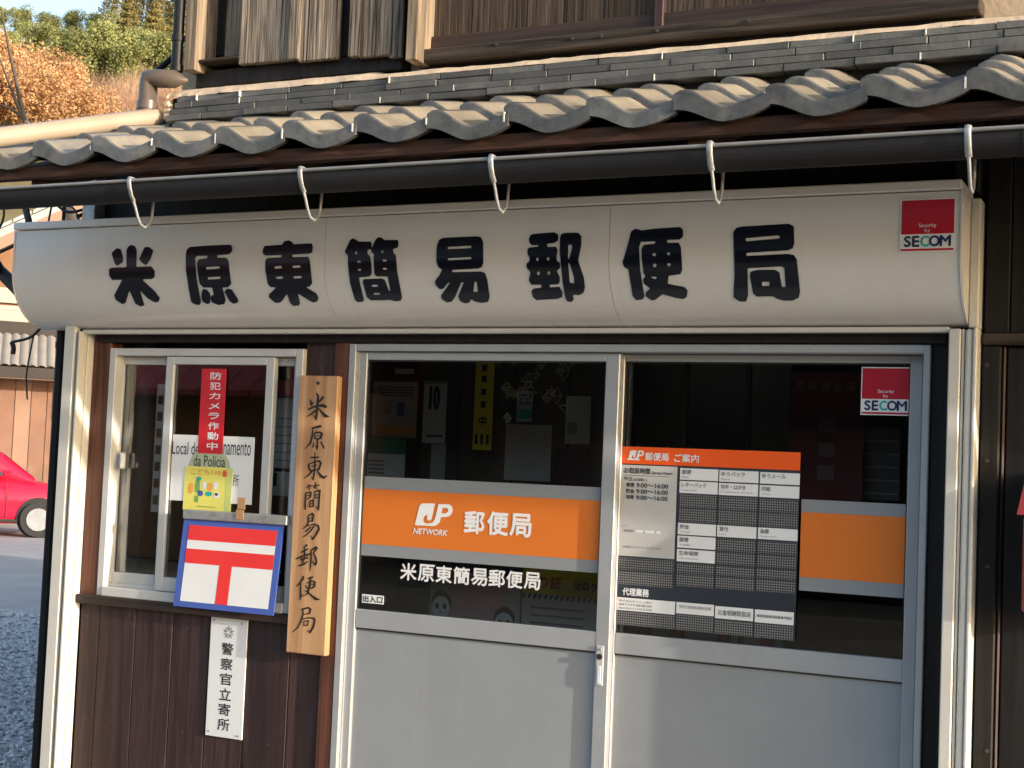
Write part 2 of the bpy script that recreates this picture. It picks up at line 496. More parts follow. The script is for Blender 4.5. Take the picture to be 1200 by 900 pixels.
def text_px(s, xl, xr, yt, yb, Y, mat, parent=None, **kw):
    """the same, the rectangle read off the photograph (heights at its left end)"""
    a = P(xl, (yt+yb)/2, Y); t = P(xl, yt, Y)[2]; bz = P(xl, yb, Y)[2]
    ym = (yt+yb)/2
    sl = .04+(ym-545)*.00026
    c = P(xr, ym+sl*(xr-xl), Y)
    return text_rect(s, a[0], c[0], bz, t, Y, mat, parent, **kw)

# the eight characters of the signboard, traced as outlines
BIG = [
 ((120, 280), 11.25, [
  [(125,185),(195,122),(250,140),(278,250),(275,310),(200,357),(165,320)],
  [(322,150),(345,100),(390,80),(435,95),(458,150),(450,420),(322,420)],
  [(490,265),(560,110),(620,105),(678,155),(640,270),(580,350),(520,310)],
  [(92,400),(120,380),(650,362),(695,420),(695,500),(660,527),(130,540),(95,480)],
  [(270,530),(400,500),(360,680),(310,840),(270,857),(180,800),(160,740)],
  [(330,500),(500,500),(500,680),(560,870),(510,887),(440,850),(362,680)],
  [(440,500),(540,530),(540,545),(700,690),(765,780),(740,830),(690,830),(600,780),(505,680)]], []),
 ((210, 280), 11.25, [
  [(92,200),(105,140),(150,105),(400,88),(680,76),(706,110),(700,170),(660,205),(505,215),(505,250),(620,250),(655,290),(665,400),(692,590),(650,635),(575,640),(618,800),(600,855),(520,868),(430,830),(418,760),(440,740),(462,740),(440,640),(320,638),(275,590),(245,420),(240,320),(262,270),(375,255),(375,222),(240,226),(214,250),(235,520),(292,830),(275,868),(220,862),(165,830),(130,660),(92,400)],
  [(300,700),(320,655),(375,670),(412,720),(412,840),(375,855),(310,820),(295,760)],
  [(600,690),(640,652),(700,665),(785,800),(780,835),(720,852),(670,820)]],
  [[(362,370),(540,362),(540,392),(362,403)], [(375,505),(550,495),(550,525),(390,535)]]),
 ((300, 275), 11.25, [
  [(92,200),(115,150),(350,135),(375,90),(435,75),(485,100),(497,128),(740,115),(755,160),(745,235),(715,252),(485,265),(485,298),(690,292),(715,340),(745,640),(715,680),(660,690),(800,770),(830,830),(810,880),(750,890),(680,850),(555,770),(585,895),(570,930),(490,935),(450,890),(412,775),(350,870),(310,897),(250,890),(172,820),(180,780),(275,692),(200,690),(160,650),(130,480),(125,350),(150,310),(345,298),(345,270),(130,278),(95,250)]],
  [[(250,420),(348,412),(348,445),(250,448)], [(485,410),(592,405),(592,435),(487,440)], [(265,555),(360,550),(360,580),(270,583)], [(498,548),(608,543),(606,572),(500,577)]]),
 ((400, 275), 11.25, [
  [(52,215),(125,65),(165,48),(215,80),(235,92),(395,92),(403,120),(400,190),(350,205),(350,255),(385,290),(402,400),(405,520),(375,552),(235,562),(265,700),(302,850),(290,880),(220,885),(185,860),(120,640),(92,400),(92,275),(60,245)],
  [(400,190),(460,60),(490,35),(530,38),(575,72),(750,70),(760,110),(750,170),(685,190),(690,240),(725,275),(740,480),(805,820),(790,865),(720,875),(640,855),(580,860),(390,862),(340,820),(285,620),(300,585),(540,575),(580,600),(630,740),(652,738),(615,550),(470,550),(440,520),(430,350),(428,285),(440,265),(400,230)]],
  [[(200,210),(225,258),(178,258)], [(545,195),(565,243),(520,243)], [(215,345),(262,345),(262,370),(215,370)], [(222,452),(268,452),(268,476),(222,476)], [(548,328),(602,328),(602,355),(548,355)], [(552,437),(608,437),(608,462),(552,462)], [(405,658),(488,658),(488,685),(405,685)], [(430,765),(515,765),(515,788),(430,788)]]),
 ((500, 270), 10.0, [
  [(125,180),(150,110),(200,88),(590,70),(640,80),(667,140),(667,380),(650,430),(610,448),(302,462),(302,490),(640,480),(690,500),(715,580),(742,780),(720,835),(650,845),(570,830),(525,800),(505,840),(460,852),(400,830),(372,770),(440,605),(410,605),(340,770),(300,830),(240,840),(180,800),(172,760),(278,610),(255,610),(200,680),(160,690),(110,640),(102,590),(150,530),(185,460),(140,430),(118,370),(118,250)]],
  [[(250,195),(525,180),(530,208),(252,222)], [(250,328),(528,312),(530,338),(254,352)], [(565,600),(590,600),(605,720),(550,715)]]),
 ((610, 265), 10.0, [
  [(102,150),(120,105),(160,92),(400,72),(445,100),(445,170),(400,198),(315,212),(315,245),(420,242),(438,280),(425,370),(430,410),(466,430),(466,490),(430,525),(465,600),(462,660),(440,680),(345,685),(345,715),(460,708),(495,770),(490,830),(440,848),(190,862),(150,830),(130,760),(160,728),(250,720),(248,685),(130,685),(100,630),(120,550),(115,530),(75,490),(72,440),(110,410),(110,370),(85,330),(85,270),(110,252),(215,240),(215,222),(140,225),(110,200)],
  [(465,140),(480,95),(520,80),(680,80),(718,120),(715,220),(680,400),(690,440),(745,600),(758,720),(740,780),(690,805),(615,800),(625,860),(600,885),(550,880),(525,830),(495,640),(462,300)]],
  [[(188,370),(215,370),(215,408),(188,408)], [(312,365),(342,365),(342,402),(312,402)], [(198,532),(228,532),(228,572),(198,572)], [(320,530),(352,530),(352,568),(320,568)],
   [(562,218),(608,218),(608,260),(570,395),(560,390)], [(562,425),(580,440),(630,600),(632,670),(580,660)]]),
 ((720, 260), 9.0, [
  [(88,430),(140,260),(180,100),(225,72),(290,92),(430,72),(700,55),(728,90),(725,160),(690,188),(560,192),(560,225),(680,220),(705,270),(718,500),(700,550),(575,568),(565,650),(740,685),(775,720),(765,790),(730,810),(640,795),(510,760),(430,820),(400,825),(330,780),(335,740),(380,700),(315,650),(305,610),(330,570),(310,540),(290,380),(290,290),(310,245),(435,230),(435,205),(300,212),(285,205),(262,270),(275,500),(318,780),(300,815),(230,822),(195,780),(150,500),(110,480)]],
  [[(405,330),(440,330),(440,362),(405,362)], [(558,322),(592,322),(592,352),(558,352)], [(412,442),(446,442),(446,478),(412,478)], [(562,435),(596,435),(596,468),(562,468)], [(372,578),(452,575),(440,608)]]),
 ((850, 255), 8.57, [
  [(82,150),(110,105),(160,92),(640,62),(690,90),(695,260),(680,310),(630,330),(215,355),(215,385),(620,365),(690,375),(720,420),(752,740),(740,800),(680,830),(590,830),(520,810),(480,787),(320,790),(280,760),(248,580),(260,540),(320,525),(500,522),(545,550),(570,695),(608,695),(595,510),(570,490),(225,508),(230,780),(210,840),(150,840),(85,800),(85,740),(95,560)]],
  [[(205,208),(545,180),(552,210),(210,240)], [(370,642),(445,642),(445,685),(370,685)]]),
]
# the eight brush-written characters of the plaque: strokes of x, y, half width
BRUSH = [
 ((340,450), [[(430,340,14),(440,400,24),(450,440,22)],[(450,440,20),(495,385,10)],[(690,285,28),(640,345,25),(590,400,12)],[(565,205,18),(590,260,24),(578,400,26),(560,600,28),(550,730,24),(545,765,8)],[(550,730,18),(490,655,8)],[(390,535,18),(480,490,22),(600,455,28),(700,455,34),(750,480,28)],[(530,560,22),(440,640,18),(340,695,6)],[(600,510,12),(680,610,26),(740,670,36),(820,690,8)]]),
 ((340,495), [[(465,125,18),(560,100,28),(640,80,26)],[(480,150,14),(465,290,20),(430,430,20),(310,560,6)],[(560,160,10),(520,230,12)],[(520,230,14),(515,330,16)],[(520,230,14),(620,205,18),(670,240,24),(640,330,24),(600,350,16),(520,340,14)],[(530,290,10),(610,275,12)],[(575,360,16),(570,540,20),(565,580,6)],[(570,540,14),(520,480,5)],[(500,430,12),(480,520,14)],[(650,410,14),(710,530,18),(700,550,10)]]),
 ((340,530), [[(520,10,10),(520,300,20),(500,500,18),(485,600,8)],[(450,110,18),(600,105,16)],[(390,250,16),(400,340,22),(430,390,14)],[(420,240,12),(540,190,14),(620,190,22),(650,230,20),(600,360,24)],[(450,300,10),(560,270,12)],[(430,385,14),(600,360,14)],[(470,390,18),(380,490,16),(290,550,5)],[(580,400,14),(650,500,30),(710,535,28),(790,490,6)],[(485,580,12),(450,510,5)]]),
 ((340,560), [[(400,140,12),(350,215,10)],[(380,180,10),(460,160,12)],[(420,190,12),(400,250,12)],[(545,100,12),(500,210,14)],[(520,170,12),(610,150,14)],[(540,190,14),(560,230,10)],[(335,330,16),(320,500,18),(320,640,18),(325,670,8)],[(340,310,12),(440,300,16),(430,400,16),(370,450,12)],[(350,380,9),(430,360,10)],[(520,300,14),(520,430,14)],[(520,290,14),(630,260,18),(610,450,20),(600,640,22),(590,690,10)],[(590,650,16),(540,600,6)],[(530,370,10),(610,340,10)],[(520,430,12),(600,405,12)],[(420,500,14),(410,610,14)],[(420,490,12),(490,465,18),(490,600,16)],[(420,550,9),(485,540,10)],[(415,610,12),(490,600,12)]]),
 ((335,600), [[(470,100,14),(480,200,18),(440,290,14),(370,350,10)],[(480,80,12),(560,30,18),(580,70,20),(560,190,18)],[(490,130,8),(560,120,9)],[(490,195,10),(550,190,10)],[(460,290,12),(600,255,14),(680,290,20),(700,360,22),(640,470,22),(570,570,18),(560,590,8)],[(565,575,14),(520,490,6)],[(520,320,14),(420,410,14)],[(590,300,16),(530,390,16),(440,480,14),(360,530,6)]]),
 ((335,635), [[(440,65,18),(380,130,12)],[(330,220,14),(460,150,16)],[(400,150,14),(390,330,20),(350,440,16)],[(230,355,16),(350,300,16),(510,255,16)],[(320,300,12),(330,360,10)],[(450,250,12),(450,350,12)],[(310,380,14),(460,340,14)],[(290,500,20),(360,480,20),(470,410,10)],[(530,180,14),(530,350,18),(520,520,16),(508,630,6)],[(530,180,14),(640,110,20),(655,140,20),(580,230,12),(630,330,18),(645,430,20),(620,490,18),(560,400,8)]]),
 ((330,665), [[(455,190,16),(450,240,22),(390,320,16),(320,400,8)],[(400,330,14),(400,600,18),(390,680,12)],[(410,610,14),(450,560,5)],[(560,230,14),(650,200,18)],[(610,240,20),(600,350,22),(560,500,24),(540,560,12),(450,610,6)],[(510,380,12),(530,430,12)],[(530,330,10),(650,280,12),(700,310,22),(690,400,20),(640,440,14),(540,430,9)],[(610,370,8),(660,350,8)],[(500,490,10),(560,520,14),(640,600,20),(720,660,32),(810,680,6)]]),
 ((330,700), [[(430,255,18),(560,215,16),(610,250,20),(590,340,18)],[(450,250,14),(450,360,16),(410,500,16),(340,640,14),(235,735,6)],[(460,360,10),(590,340,10)],[(440,460,10),(560,430,12),(680,440,18),(700,480,20),(670,620,22),(600,740,18),(590,760,6)],[(590,730,16),(545,685,5)],[(470,510,10),(470,600,12)],[(470,500,10),(570,495,14),(540,600,12)],[(470,590,8),(550,585,8)]]),
]
LOGO = ([[(180,580),(265,230),(290,185),(340,160),(570,165),(500,470),(470,490),(430,485),(412,440),(425,395),(390,388),(350,430),(345,500),(380,545),(440,548),(520,530),(560,480),(600,330),(635,175),(840,180),(890,215),(910,290),(895,350),(850,405),(780,425),(685,425),(660,520),(610,575),(540,598)]],
        [[(715,248),(800,250),(825,290),(810,330),(770,355),(690,355)]])
X = lambda px, py, Y=0.0: float(P(px, py, Y)[0])
Z = lambda px, py, Y=0.0: float(P(px, py, Y)[2])

# ------------------------------------------------------------------ ground
g = MB(); g.quad((-400, -300, -.02), (300, -300, -.02), (300, 400, -.02), (-400, 400, -.02))
g.build('ground', paint('dry_soil', (.20, .17, .12), .95, .25, .8, .3, 20), kind='structure')
r = MB(); r.quad((-60, -6.2, -.012), (60, -6.2, -.012), (60, -.35, -.012), (-60, -.35, -.012))
r.build('road', paint('asphalt', (.13, .128, .125), .9, .2, 3, .35, 160), kind='structure')
r = MB(); r.box(-4.6, 12, -1.9, -.35, -.01, .05, .01)  # unseen pale apron, added to bounce light up under the signboard
r.build('bounce_apron', paint('bounce_concrete', (.33, .32, .30), .9, .12, 2, .2, 60), kind='structure')
r = MB(); r.quad((-40, 4.6, -.012), (-8.2, 4.6, -.012), (-6.2, 22, -.012), (-40, 22, -.012))
r.build('yard', paint('grey_yard_paving', (.34, .335, .33), .9, .15, 2, .2, 90), kind='structure')
# loose gravel beside the building
rng = np.random.default_rng(3)
gb = MB()
def pebble(c, s):
    a = rng.uniform(.6, 1.2, 6)*s
    c = np.array(c)
    v = [c+(a[0], 0, 0), c-(a[1], 0, 0), c+(0, a[2], 0), c-(0, a[3], 0), c+(0, 0, a[4]*.8), c-(0, 0, a[5]*.5)]
    th = rng.uniform(0, 6.28); R = np.array([[math.cos(th), -math.sin(th), 0], [math.sin(th), math.cos(th), 0], [0, 0, 1]])
    v = [c+R@(p-c) for p in v]
    gb.add(v, [(0, 2, 4), (2, 1, 4), (1, 3, 4), (3, 0, 4), (2, 0, 5), (1, 2, 5), (3, 1, 5), (0, 3, 5)])
for _ in range(9000):
    y = rng.uniform(.3, 6.0); x = rng.uniform(-4.6-y*1.05, -3.95-y*.62)
    pebble((x, y, rng.uniform(-.012, .004)), rng.uniform(.010, .024)*(1+.08*y))
m, nt, N, L, b = nodes_of('grey_gravel')
tc = N.new('ShaderNodeTexCoord'); vn = N.new('ShaderNodeTexNoise'); vn.inputs['Scale'].default_value = 22; vn.inputs['Detail'].default_value = 3
cr = N.new('ShaderNodeValToRGB'); cr.color_ramp.elements[0].position = .3; cr.color_ramp.elements[1].position = .7
cr.color_ramp.elements[0].color = (.30, .305, .32, 1); cr.color_ramp.elements[1].color = (.72, .73, .74, 1)
L.new(tc.outputs['Object'], vn.inputs['Vector']); L.new(vn.outputs['Fac'], cr.inputs['Fac']); L.new(cr.outputs['Color'], b.inputs['Base Color'])
b.inputs['Roughness'].default_value = .9
gravel_mat = m
gb.build('gravel', gravel_mat, label='loose grey gravel beside the building', cat='gravel', kind='stuff')
gq = MB(); gq.quad((-10.8, .2, -.013), (-3.95, .2, -.013), (-3.95, 6.1, -.013), (-10.8, 6.1, -.013))
gq.build('gravel_bed', paint('gravel_bed_mat', (.36, .365, .37), .95, .35, 40, .5, 120), kind='structure')

# ------------------------------------------------------------------ the building
BL = thing('post_office_building', (-1.8, 0, 0), 'old wooden shop building with tiled pent roof, grey sliding doors and weathered upper storey', 'building')
xL = X(76, 386, -.07)                      # outer edge of the left guide rail
UX0 = X(217, 40, .1)                        # left corner of the upper storey
HEAD = 1.936                               # top of the door frame

# plain walls, mostly unseen: sides, back, roof
w = MB()
w.box(-3.93, -3.85, .06, 7.5, 0, 2.72)
w.box(UX0, UX0+.05, .141, 7.5, 2.72, 5.2)
w.box(-3.93, UX0, .06, 7.5, 2.721, 2.76)
w.box(6.9, 7.0, .06, 7.5, 0, 5.2)
w.box(-3.85, 6.9, 7.4, 7.5, 0, 5.2)
w.build('side_wall', MAT['blackwood'], BL)
w = MB()
w.add([(-3.9, -.5, 5.1), (7.5, -.5, 5.1), (7.5, 3.8, 6.9), (-3.9, 3.8, 6.9), (7.5, 8.1, 5.1), (-3.9, 8.1, 5.1),
       (-3.9, -.5, 5.2), (7.5, -.5, 5.2), (7.5, 3.8, 7.0), (-3.9, 3.8, 7.0), (7.5, 8.1, 5.2), (-3.9, 8.1, 5.2)],
      [(0, 3, 2, 1), (3, 5, 4, 2), (6, 7, 8, 9), (9, 8, 10, 11), (0, 1, 7, 6), (5, 11, 10, 4), (0, 6, 9, 3), (3, 9, 11, 5), (1, 2, 8, 7), (2, 4, 10, 8)])
w.build('main_roof', MAT['tile'], BL)

# dark wall above the openings, behind the signboard
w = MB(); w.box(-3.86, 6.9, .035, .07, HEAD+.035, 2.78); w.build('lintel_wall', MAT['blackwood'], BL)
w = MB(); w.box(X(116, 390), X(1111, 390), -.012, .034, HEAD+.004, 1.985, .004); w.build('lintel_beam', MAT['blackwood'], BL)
w = MB(); w.box(X(98, 388, -.05), X(1112, 388, -.05), -.055, -.02, 1.967, 1.982, .002); w.build('trim_strip', MAT['rail'], BL)

# guide rails either side
def rail_parts():
    # left: narrow front strip, groove, deep inner return that catches the sun
    xs = X(92, 386, -.07)
    p = MB(); p.box(xL, X(88, 386, -.07), -.07, .05, 0, 2.0, .003)
    gr = p.build('guide_rail', MAT['rail'], BL, label='left guide rail, pale front strip')
    p = MB(); p.box(X(88.4, 386, -.05), xs-.0005, -.045, .05, 0, 2.0); p.build('groove', MAT['black'], gr)
    p = MB()
    p.box(xs, xs+.010, -.07, -.034, 0, 1.975, .002)
    p.box(xs-.002, xs+.006, -.032, -.028, 0, 1.975)
    p.box(xs, xs+.010, -.026, .012, 0, 1.975, .002)
    p.build('inner_return', MAT['rail'], gr)
    p = MB(); p.box(X(98, 250, -.02), X(113, 250, -.02), -.03, .03, 2.36, 2.62, .003)
    p.build('upper_post', MAT['galv'], gr)
    # right
    xr0, xr1 = X(1112, 390, -.07), X(1145, 400, -.07)
    wd = xr1-xr0
    p = MB()
    p.box(xr0, xr0+wd*.42, -.07, .05, 0, 1.975, .003)
    p.box(xr0+wd*.44, xr0+wd*.54, -.060, .05, 0, 1.975, .002)
    p.box(xr0+wd*.58, xr0+wd*.84, -.066, .05, 0, 1.975, .006)
    gr = p.build('guide_rail', MAT['rail'], BL, label='right guide rail, ribbed')
    p = MB(); p.box(xr0+wd*.86, xr1, -.070, .05, 0, 1.978, .003); p.box(X(1126, 225, -.2)+.0075, xr1, -.060, .05, 1.979, 2.34, .003); p.build('edge_strip', MAT['rail'], gr)
    p = MB(); p.box(xr0+.01, xr1-.012, -.045, .045, 0, 1.97); p.build('groove', MAT['black'], gr)
    p = MB(); p.box(X(1120, 200, -.03), X(1149, 200, -.03), -.04, .03, 2.362, 2.62, .003); p.build('upper_post', MAT['rubber'], gr)
rail_parts()

# reddish post between the rail and the window, and the one beside the plaque
def post(x0, x1, y0, y1, z0, z1, mat, name='post', label=None):
    p = MB(); p.box(x0, x1, y0, y1, z0, z1, .004)
    return p.build(name, mat, BL, label)
xs = X(92, 386, -.07)
post(xs+.012, X(129.4, 410, 0), .004, .07, Z(100, 706), HEAD+.03, MAT['redwood'])
post(X(383, 600, 0), X(409.5, 420, 0)-.001, .0, .07, 0, HEAD+.03, MAT['redwood'], label='reddish post beside the cedar plaque')
post(X(355, 420, 0), X(383, 600, 0)-.001, .018, .07, 0, HEAD+.03, MAT['stain'])
post(X(1090.8, 410, 0)+.001, X(1113, 410, 0), .012, .07, 0, HEAD+.034, MAT['blackwood'])

# ---- stained boards under the window
zs_top = Z(200, 706); zs_bot = Z(200, 717)
bx = [X(88, 780), X(110, 780), X(153, 780), X(197, 780), X(240, 780), X(285, 780), X(336, 780), X(378, 780)]
w = MB(); w.box(xs+.012, X(383, 600, 0), .045, .06, 0, zs_bot)
wa = w.build('wainscot', MAT['black'], BL)
bx[0] = xs+.012
for i in range(7):
    p = MB(); p.box(bx[i]+.0012, bx[i+1]-.0012, .014+random.uniform(0, .003), .044, 0, zs_bot-.002, .0025)
    p.build('board', MAT['stain'], wa)
    for zz_ in (zs_bot-.05, zs_bot-.42):
        q = MB(); xn = (bx[i]+bx[i+1])/2+random.uniform(-.02, .02); q.tube([(xn, .0125, zz_), (xn, .016, zz_)], .0028, 6); q.build('nail', MAT['nail'], wa)
w = MB(); w.box(xs+.013, X(383, 600, 0)-.002, -.018, .06, zs_bot, zs_top, .004); w.build('window_ledge', MAT['stain_x'], BL)

# ---- window
wx0, wx1 = X(130, 410), X(356, 420)
wz0, wz1 = zs_top+.001, 1.918
t = .030
w = MB()
w.box(wx0, wx0+t, -.004, .085, wz0, wz1, .002)
w.box(wx1-t, wx1, -.004, .085, wz0, wz1, .002)
w.box(wx0+t, wx1-t, -.004, .085, wz1-t*.9, wz1, .002)
w.box(wx0+t, wx1-t, -.012, .085, wz0, wz0+.034, .002)
w.box(wx0+t, wx1-t, .030, .036, wz0+.034, wz0+.046, .001)
WIN = w.build('window', MAT['alu_w'], BL, label='white aluminium sliding window')
def sash(x0, x1, y, name):
    s = MB(); z0, z1 = wz0+.036, wz1-t*.9-.002
    s.box(x0, x0+.034, y, y+.026, z0, z1, .002); s.box(x1-.034, x1, y, y+.026, z0, z1, .002)
    s.box(x0+.034, x1-.034, y, y+.026, z1-.028, z1, .002); s.box(x0+.034, x1-.034, y, y+.026, z0, z0+.05, .002)
    s.build('sash', MAT['alu_w'], WIN)
    q = MB(); q.box(x0+.034, x1-.034, y+.011, y+.015, z0+.05, z1-.028); q.build('pane', MAT['glass'], WIN)
sash(X(188, 560, .005), X(315, 560, .005), .004, 'front')
sash(wx0+t-.033, X(196, 560, .04), .040, 'back')
sash(X(306, 560, .04), wx1-t, .040, 'back')
p = MB(); lx, lz = X(146, 540, .04), Z(146, 540, .04)
p.box(lx-.008, lx+.008, .018, .039, lz-.03, lz+.03, .004); p.box(lx+.004, lx+.013, .008, .02, lz-.026, lz-.004, .003)
p.build('catch', MAT['white'], WIN)

# ---- entrance: frame and two sliding leaves
dx0, dx1 = X(410, 415), X(1090.5, 415)
zt = HEAD
w = MB()
w.box(dx0, dx0+.0265, -.004, .105, 0, zt, .002)
w.box(dx1-.0185, dx1, -.004, .105, 0, zt, .002)
w.box(dx0+.0265, dx1-.0185, -.004, .105, zt-.024, zt, .002)
w.box(dx0+.0265, dx0+.031, .012, .018, 0, zt-.024)
DF = w.build('door_frame', MAT['alu'], BL)
LY, RY = .018, .058                       # fronts of the left and right leaf
def leaf(x0, x1, y, sl, sr, z_rail0, z_rail1, z_top, z_top_in, label):
    s = MB()
    s.box(x0, x0+sl, y, y+.032, .03, z_top, .0025)
    s.box(x1-sr, x1, y, y+.032, .03, z_top, .0025)
    s.box(x0+sl, x1-sr, y+.001, y+.031, z_top_in, z_top, .002)
    s.box(x0+sl, x1-sr, y+.001, y+.031, z_rail0, z_rail1, .002)
    s.box(x0+sl, x1-sr, y+.001, y+.031, .03, .13, .002)
    d = s.build('sliding_door', MAT['alu'], BL, label=label)
    q = MB(); q.box(x0+sl, x1-sr, y+.014, y+.019, z_rail1, z_top_in); q.build('pane', MAT['glass'], d)
    q = MB(); q.box(x0+sl, x1-sr, y+.012, y+.020, .13, z_rail0); q.build('lower_panel', MAT['panel'], d)
    q = MB()
    for a, bb, c, e in ((x0+sl, x0+sl+.004, z_rail1, z_top_in), (x1-sr-.004, x1-sr, z_rail1, z_top_in)):
        q.box(a, bb, y+.008, y+.0135, c, e)
    q.box(x0+sl+.004, x1-sr-.004, y+.008, y+.0135, z_top_in-.005, z_top_in)
    q.box(x0+sl, x1-sr, y+.006, y+.0115, z_rail0-.005, z_rail0)
    q.build('gasket', MAT['rubber'], d)
    return d
zr1, zr0 = Z(418, 713.5, LY), Z(418, 735.3, LY)
DL = leaf(X(420, 430, LY), X(726.2, 430, LY), LY, .034, .047, zr0, zr1, zt-.026, Z(436, 421.5, LY), 'left sliding door leaf')
zq1, zq0 = Z(900, 758.6, RY), Z(900, 784.0, RY)
DR = leaf(X(712, 430, RY), X(1082, 425, RY), RY, .058, .036, zq0, zq1, zt-.026, Z(900, 424.5, RY), 'right sliding door leaf')
# finger pull and lock on the meeting stile
hx, hz = X(703, 780, LY), Z(703, 780, LY)
p = MB(); p.box(hx-.012, hx+.012, LY-.004, LY-.0005, hz-.062, hz+.062, .003)
hd = p.build('handle', MAT['alu_w'], DL)
p = MB(); p.box(hx-.006, hx+.006, LY-.0065, LY-.0042, hz-.055, hz-.0, .002); p.build('finger_recess', MAT['white'], DL)
p = MB(); p.tube([(hx, LY-.004, hz+.028), (hx, LY-.010, hz+.028)], .009, 14); p.build('lock', MAT['print_black'], DL)
p = MB(); p.box(hx-.005, hx+.005, LY-.006, LY-.0042, hz+.046, hz+.054, .001); p.build('lock_plate', MAT['galv'], DL)

# ---- wall right of the door: dark boards
rx = X(1147, 600, .0)
w = MB(); w.box(rx, X(1169, 600, .0), .0, .06, 0, Z(1160, 405), .004); rp = w.build('post', MAT['blackwood'], BL, label='dark post with nail heads')
for py in (428, 540, 664, 880):
    q = MB(); c = P(1157, py, -.001); q.tube([(c[0], -.0005, c[2]), (c[0], -.004, c[2])], .006, 8); q.build('nail', MAT['nail'], rp)
x0 = X(1176, 600, .02)
w = MB(); w.box(X(1169.5, 600, .0), x0-.002, .012, .06, 0, Z(1160, 405), .006); w.build('batten', MAT['stain'], BL)
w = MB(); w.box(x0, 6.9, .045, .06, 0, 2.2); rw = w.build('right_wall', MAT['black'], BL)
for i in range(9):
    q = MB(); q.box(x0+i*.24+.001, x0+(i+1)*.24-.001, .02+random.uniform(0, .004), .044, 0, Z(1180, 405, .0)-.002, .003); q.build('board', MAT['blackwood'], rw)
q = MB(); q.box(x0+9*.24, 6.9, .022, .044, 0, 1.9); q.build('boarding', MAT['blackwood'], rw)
w = MB(); w.box(rx, 6.9, -.012, .06, Z(1160, 404), Z(1160, 391), .004); w.build('cross_beam', MAT['old_x'], BL)
w = MB(); w.box(rx+.003, X(1185, 300, .02), .006, .034, Z(1160, 391)+.001, 2.6, .003); w.build('board', MAT['blackwood'], BL)
w = MB(); w.box(X(1185, 300, .02)+.002, rx+.6, .010, .034, Z(1160, 391)+.001, 2.6, .003); w.build('board', MAT['blackwood'], BL)

# ---- inside of the shop
w = MB()
w.box(-3.84, 1.2, .09, 3.4, .05, .10)
w.build('inner_floor', MAT['inner_floor'], BL)
w = MB()
w.box(-3.84, 1.2, 3.3, 3.4, .1, 2.6); w.box(-3.84, -3.80, .09, 3.3, .1, 2.6); w.box(1.15, 1.2, .09, 3.3, .1, 2.6)
w.build('inner_wall', MAT['inner'], BL)
w = MB(); w.box(-3.84, 1.2, .09, 3.4, 2.5, 2.56); w.build('inner_ceiling', MAT['inner'], BL)
PY = .95                                    # partition behind the left leaf on which papers hang
w = MB(); w.box(X(405, 500, PY)-.25, X(712, 500, PY)+.1, PY, PY+.05, .1, 2.3); part = w.build('partition', MAT['inner'], BL)
for i in range(9):
    xx = X(405, 500, PY)-.2+i*.24
    q = MB(); q.box(xx, xx+.02, PY-.02, PY-.0005, .1, 2.3, .003); q.build('batten', MAT['inner'], part)
w = MB(); w.box(X(740, 500, 1.4), X(925, 500, 1.4), 1.40, 1.42, .8, 2.2); w.build('blind', MAT['curtain'], BL)
w = MB(); w.box(X(425, 700, .6), X(1060, 700, .6), .62, 1.1, .1, .86, .01); w.build('counter', MAT['inner'], BL)

# ------------------------------------------------------------------ pent roof
SLOPE = .345
EY = -.64                                  # eave line of the tiles
ez = 2.513        # tile underside datum at the eave (pan level)
def deck_z(y): return ez-.03+(y-EY)*SLOPE
RX0, RX1 = X(592, 135, EY)-8*.247-.005, 7.2
w = MB()
w.extrude_x([(EY+.05, deck_z(EY+.05)-.055), (EY+.05, deck_z(EY+.05)-.03), (.06, deck_z(.06)-.03), (.06, deck_z(.06)-.055)], RX0+.02, RX1)
ROOF = w.build('pent_roof', MAT['fascia'], BL)
w = MB(); w.box(RX0+.02, RX1, EY+.022, EY+.048, deck_z(EY)-.058, deck_z(EY)-.014, .003); w.build('fascia', MAT['fascia'], ROOF)
for i in range(14):
    xx = RX0+.2+i*.46
    w = MB(); w.extrude_x([(EY+.05, deck_z(EY+.05)-.11), (EY+.05, deck_z(EY+.05)-.057), (.03, deck_z(.03)-.057), (.03, deck_z(.03)-.11)], xx, xx+.05)
    w.build('rafter', MAT['fascia'], ROOF)

